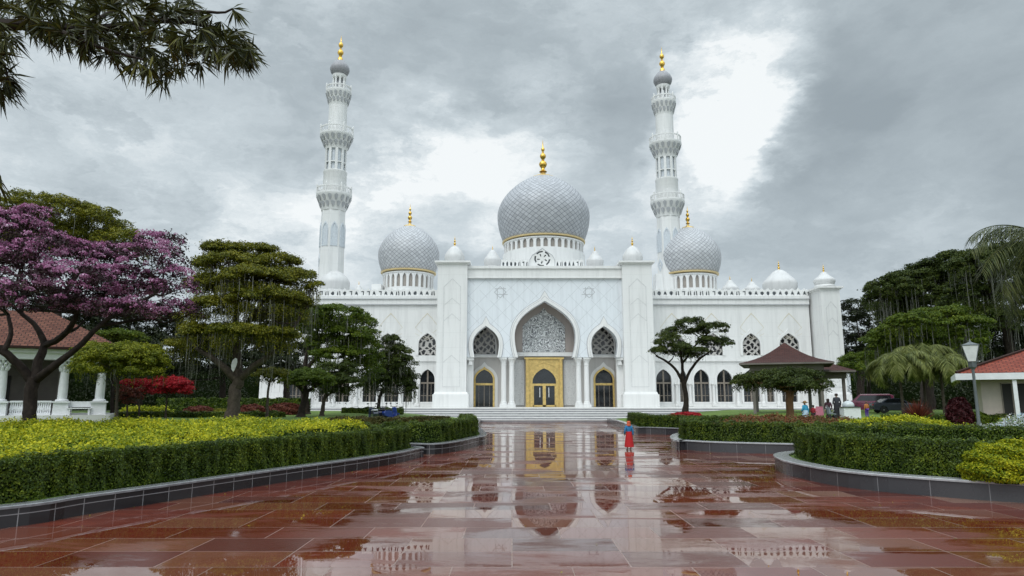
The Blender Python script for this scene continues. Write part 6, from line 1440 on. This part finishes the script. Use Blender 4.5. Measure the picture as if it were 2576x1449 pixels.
    if head == "scarf": prof = [(.075, -.13), (.13, -.17), (.135, -.10), (.105, -.03), (.118, .03), (.112, .08), (.08, .12), (.001, .135)]
    elif head == "hat": prof = [(.10, -.02), (.24, .03), (.245, .045), (.12, .06), (.105, .13), (.06, .16), (.001, .165)]
    elif head == "long": prof = [(.10, -.20), (.118, -.10), (.115, -.02), (.122, .05), (.105, .10), (.065, .13), (.001, .138)]
    else: prof = [(.09, -.05), (.112, -.02), (.115, .04), (.10, .09), (.06, .12), (.001, .13)]
    mb.lathe([(a * s, b * s) for a, b in prof], (0, .022 * s, 1.61 * s), 18, None, False)
    mb.v = [(v[0], (v[1] if v[1] > -.045 * s or v[2] > 1.69 * s or head in ("hat",) else -.045 * s + (v[1] + .045 * s) * .25), v[2]) for v in mb.v]
    build({"scarf": "headscarf", "hat": "hat"}.get(head, "hair"), mb, hair, t, True)
    mb = MB()
    for f in (fl, fr): mb.plate([(-.05, .0), (.05, .0), (.045, .06), (.02, .10), (-.03, .10), (-.05, .06)], (), -.17, .06); nv = 12; mb.v[-nv:] = [((v[0] + f[0]) * s, (v[1] + f[1]) * s, v[2] * s + (f[2] - .05) * s) for v in mb.v[-nv:]]
    build("shoes", mb, pose.get("shoe", RUB), t)
    t.location = loc; t.rotation_euler = (0, 0, rz); return t
q = gp(1583, 1131); hw = (q.y * math.cos(0)) * 69 / F
person("woman in a long red skirt and blue top walking away across the wet plaza", (q.x, q.y, 0), R(180 + 8), 1.62, {"fl": (.07, -.14, .05), "fr": (-.07, .12, .06), "hl": (.25, -.10, .92), "el": (.26, .06, 1.12), "sleeve": .95, "shoe": cloth("pale_shoe", (.5, .45, .42))},
       cloth("blue_blouse", (.02, .16, .34)), cloth("red_skirt_cloth", (.42, .008, .012)), cloth("orange_scarf", (.50, .10, .04)), "scarf", (1.10, .16, .17, .30))
YG = 52.0
def gspot(px, Y=YG): q = pt(px, 1040, Y); return (q.x, Y, ground_z(q.x, Y))
person("woman in bright blue jacket, pale blue long skirt and straw hat near the gazebo", gspot(2026), R(200), 1.74, {"hl": (.22, -.16, 1.0), "el": (.25, .02, 1.12)}, cloth("bright_blue_jacket", (.04, .32, .52)), cloth("pale_blue_skirt", (.38, .52, .64)), cloth("straw", (.26, .15, .06)), "hat", (1.08, .04, .18, .36), "people by the gazebo")
person("person in black standing with back turned beside the white box table", gspot(2107), R(170), 1.78, {"hl": (.24, -.1, .95)}, cloth("black_jacket", (.03, .034, .042)), cloth("black_cloth", (.015, .016, .02)), cloth("dark_hair", (.03, .02, .015)), "hair", (1.08, .08, .19, .30), "people by the gazebo")
person("person in a dark maroon jacket and navy trousers next to the person in black", gspot(2085, 53), R(150), 1.62, {}, cloth("dark_maroon_jacket", (.05, .015, .025)), cloth("navy_trousers", (.02, .03, .06)), cloth("dark_hair", (.03, .02, .015)), "long", None, "people by the gazebo")
person("person in a red shirt and dark trousers leaning by the pink chair", gspot(2047, 52.6), R(120), 1.40, {"hl": (.2, -.25, .9), "hr": (-.2, -.22, .85)}, cloth("red_shirt", (.36, .03, .045)), cloth("dark_trousers", (.02, .025, .035)), cloth("dark_hair", (.03, .02, .015)), "hair", None, "people by the gazebo")
person("small child in an orange top and purple trousers apart from the group", gspot(2181, 52), R(190), 1.18, {}, cloth("orange_top", (.42, .15, .04)), cloth("purple_trousers", (.10, .035, .30)), cloth("brown_hair", (.10, .05, .03)), "hair", None, "people by the gazebo")
# pink chair, white box table with a cooler on it, pushchair
x, y, z_ = gspot(2062, 51.4)
t = thing("folding_chair", "pink cloth folding chair seen from behind among the people", "chair", (x, y, z_)); pk = cloth("pink_chair_cloth", (.48, .16, .22)); fm = simple("chair_frame", (.06, .06, .07), .4)
mb = MB(); mb.box(x - .30, x + .30, y - .02, y + .03, z_ + .42, z_ + 1.08, .03); build("backrest", mb, pk, t)
mb = MB(); mb.box(x - .28, x + .28, y + .04, y + .55, z_ + .40, z_ + .45); build("seat", mb, pk, t)
for sx_ in (-1, 1):
    for ya, yb in ((0, .55), (.55, 0)): mb = MB(); mb.tube([(x + sx_ * .30, y + ya, z_), (x + sx_ * .30, y + yb, z_ + .42)], .018, 6); build("leg", mb, fm, t)
x, y, z_ = gspot(2139, 51.2)
t = thing("table", "white box shaped serving table beside the person in black", "table", (x, y, z_))
mb = MB(); mb.box(x - .62, x + .62, y - .35, y + .35, z_, z_ + .80); mb.box(x - .58, x + .58, y - .36, y - .351, z_ + .05, z_ + .12); build("table_body", mb, "paint", t)
mb = MB(); mb.box(x - .68, x + .68, y - .42, y + .42, z_ + .802, z_ + .85); build("table_top", mb, simple("dark_table_top", (.05, .05, .055), .4), t)
t = thing("food_cover", "rounded pale food cover resting on the white table", "food cover", (x - .1, y, z_ + .85))
mb = MB(); mb.lathe([(.40, z_ + .852), (.42, z_ + .9), (.40, z_ + 1.05), (.30, z_ + 1.2), (.12, z_ + 1.28), (.001, z_ + 1.29)], (x - .1, y, 0), 24); build("dome", mb, simple("frosted_plastic", (.50, .54, .56), .25), t, True)
mb = MB(); mb.lathe([(.03, z_ + 1.28), (.05, z_ + 1.33), (.03, z_ + 1.37), (.001, z_ + 1.38)], (x - .1, y, 0), 12); build("knob", mb, RUB, t, True)
x, y, z_ = gspot(2092, 50.8)
t = thing("pushchair", "small grey wheeled pushchair at the feet of the person in black", "pushchair", (x, y, z_))
mb = MB(); mb.plate([(-.25, .35), (.25, .30), (.28, .36), (-.10, .42), (-.22, .85), (-.28, .85)], (), -.18, .18); mb.v = [(v[0] + x, v[1] + y, v[2] + z_) for v in mb.v]; build("seat", mb, cloth("grey_canvas", (.20, .23, .26)), t)
mb = MB(); mb.tube([(x - .3, y, z_ + 1.0), (x - .1, y, z_ + .55), (x + .25, y, z_ + .16)], .015, 6); mb.tube([(x + .2, y, z_ + .6), (x - .22, y, z_ + .16)], .015, 6); build("frame", mb, RIM, t)
for wx in (-.22, .25):
    for wy in (-.2, .2): mb = MB(); mb.lathe([(.06, -.02), (.14, -.02), (.15, 0), (.14, .02), (.06, .02)], (0, 0, 0), 14); mb.v = [(v[0] + x + wx, v[2] + y + wy, v[1] + z_ + .15) for v in mb.v]; build("wheel", mb, RUB, t)
# spiky dark red plant on the right lawn
x, y, z_ = at(2310, 1050, 45); t = thing("cordyline_plant", "dark red fan shaped plant on the right lawn", "plant", (x, y, z_)); co = []
for i in range(260):
    an, e, l = rng.uniform(0, 6.28), rng.uniform(.62, 1.5), rng.uniform(.8, 1.6); d = Vector((math.cos(an) * math.cos(e), math.sin(an) * math.cos(e), math.sin(e))); c = Vector((x, y, z_ + .35 * rng.random())); wv = d.cross(Vector(rng.normal(0, 1, 3))).normalized() * .035
    co.append([c, c + d * l * .5 + wv, c + d * l, c + d * l * .5 - wv])
npmesh("leaves", np.array([[tuple(v) for v in q] for q in co]).reshape(-1, 3), 4, "redbush", t); mb = MB(); mb.tube([(x, y, z_ - .1), (x, y, z_ + .5)], [.07, .05], 7); build("stem", mb, "bark", t)

# pale panel fixed in the fork of the weeping tree
c = pt(588, 918, 50.2); t = thing("panel", "white rounded panel fixed in the fork of the weeping tree trunk", "panel", c)
mb = MB(); mb.plate([(c.x + a * .22 + .05 * b, c.z + b * .52) for a, b in ((.8, -.2), (1, .4), (.7, .9), (.1, 1), (-.7, .6), (-.9, .0), (-.5, -.6), (.2, -1))], (), c.y, c.y + .05); build("board", mb, "paint", t)
mb = MB(); mb.tube([(c.x, c.y + .05, c.z), (c.x + .1, c.y + .6, c.z - .2)], .03, 6); build("bracket", mb, RUB, t)

# fallen leaves and petals scattered over the wet paving
n = 420; r_ = np.random.default_rng(21); Yl = 8 + 55 * r_.random(n) ** 1.6; Xl = r_.uniform(-1, 1, n) * 14 + 2
e_ = np.minimum(dist_poly(Xl, Yl, [LA, LB, LC, LD, LE]), 9); k_ = (~inside(Xl, Yl, POLL)) & (~inside(Xl, Yl, POLR)) & (r_.random(n) < np.exp(-e_ / 2.6) + .12) & (e_ > .06)
Pl = np.column_stack([Xl, Yl, np.full(n, .012)])[k_]
tag(npmesh("fallen_leaves", leafquads(Pl, np.tile([0, 0, 1.0], (len(Pl), 1)), .06, .55, .12), 4, "yellow"), kind="stuff")
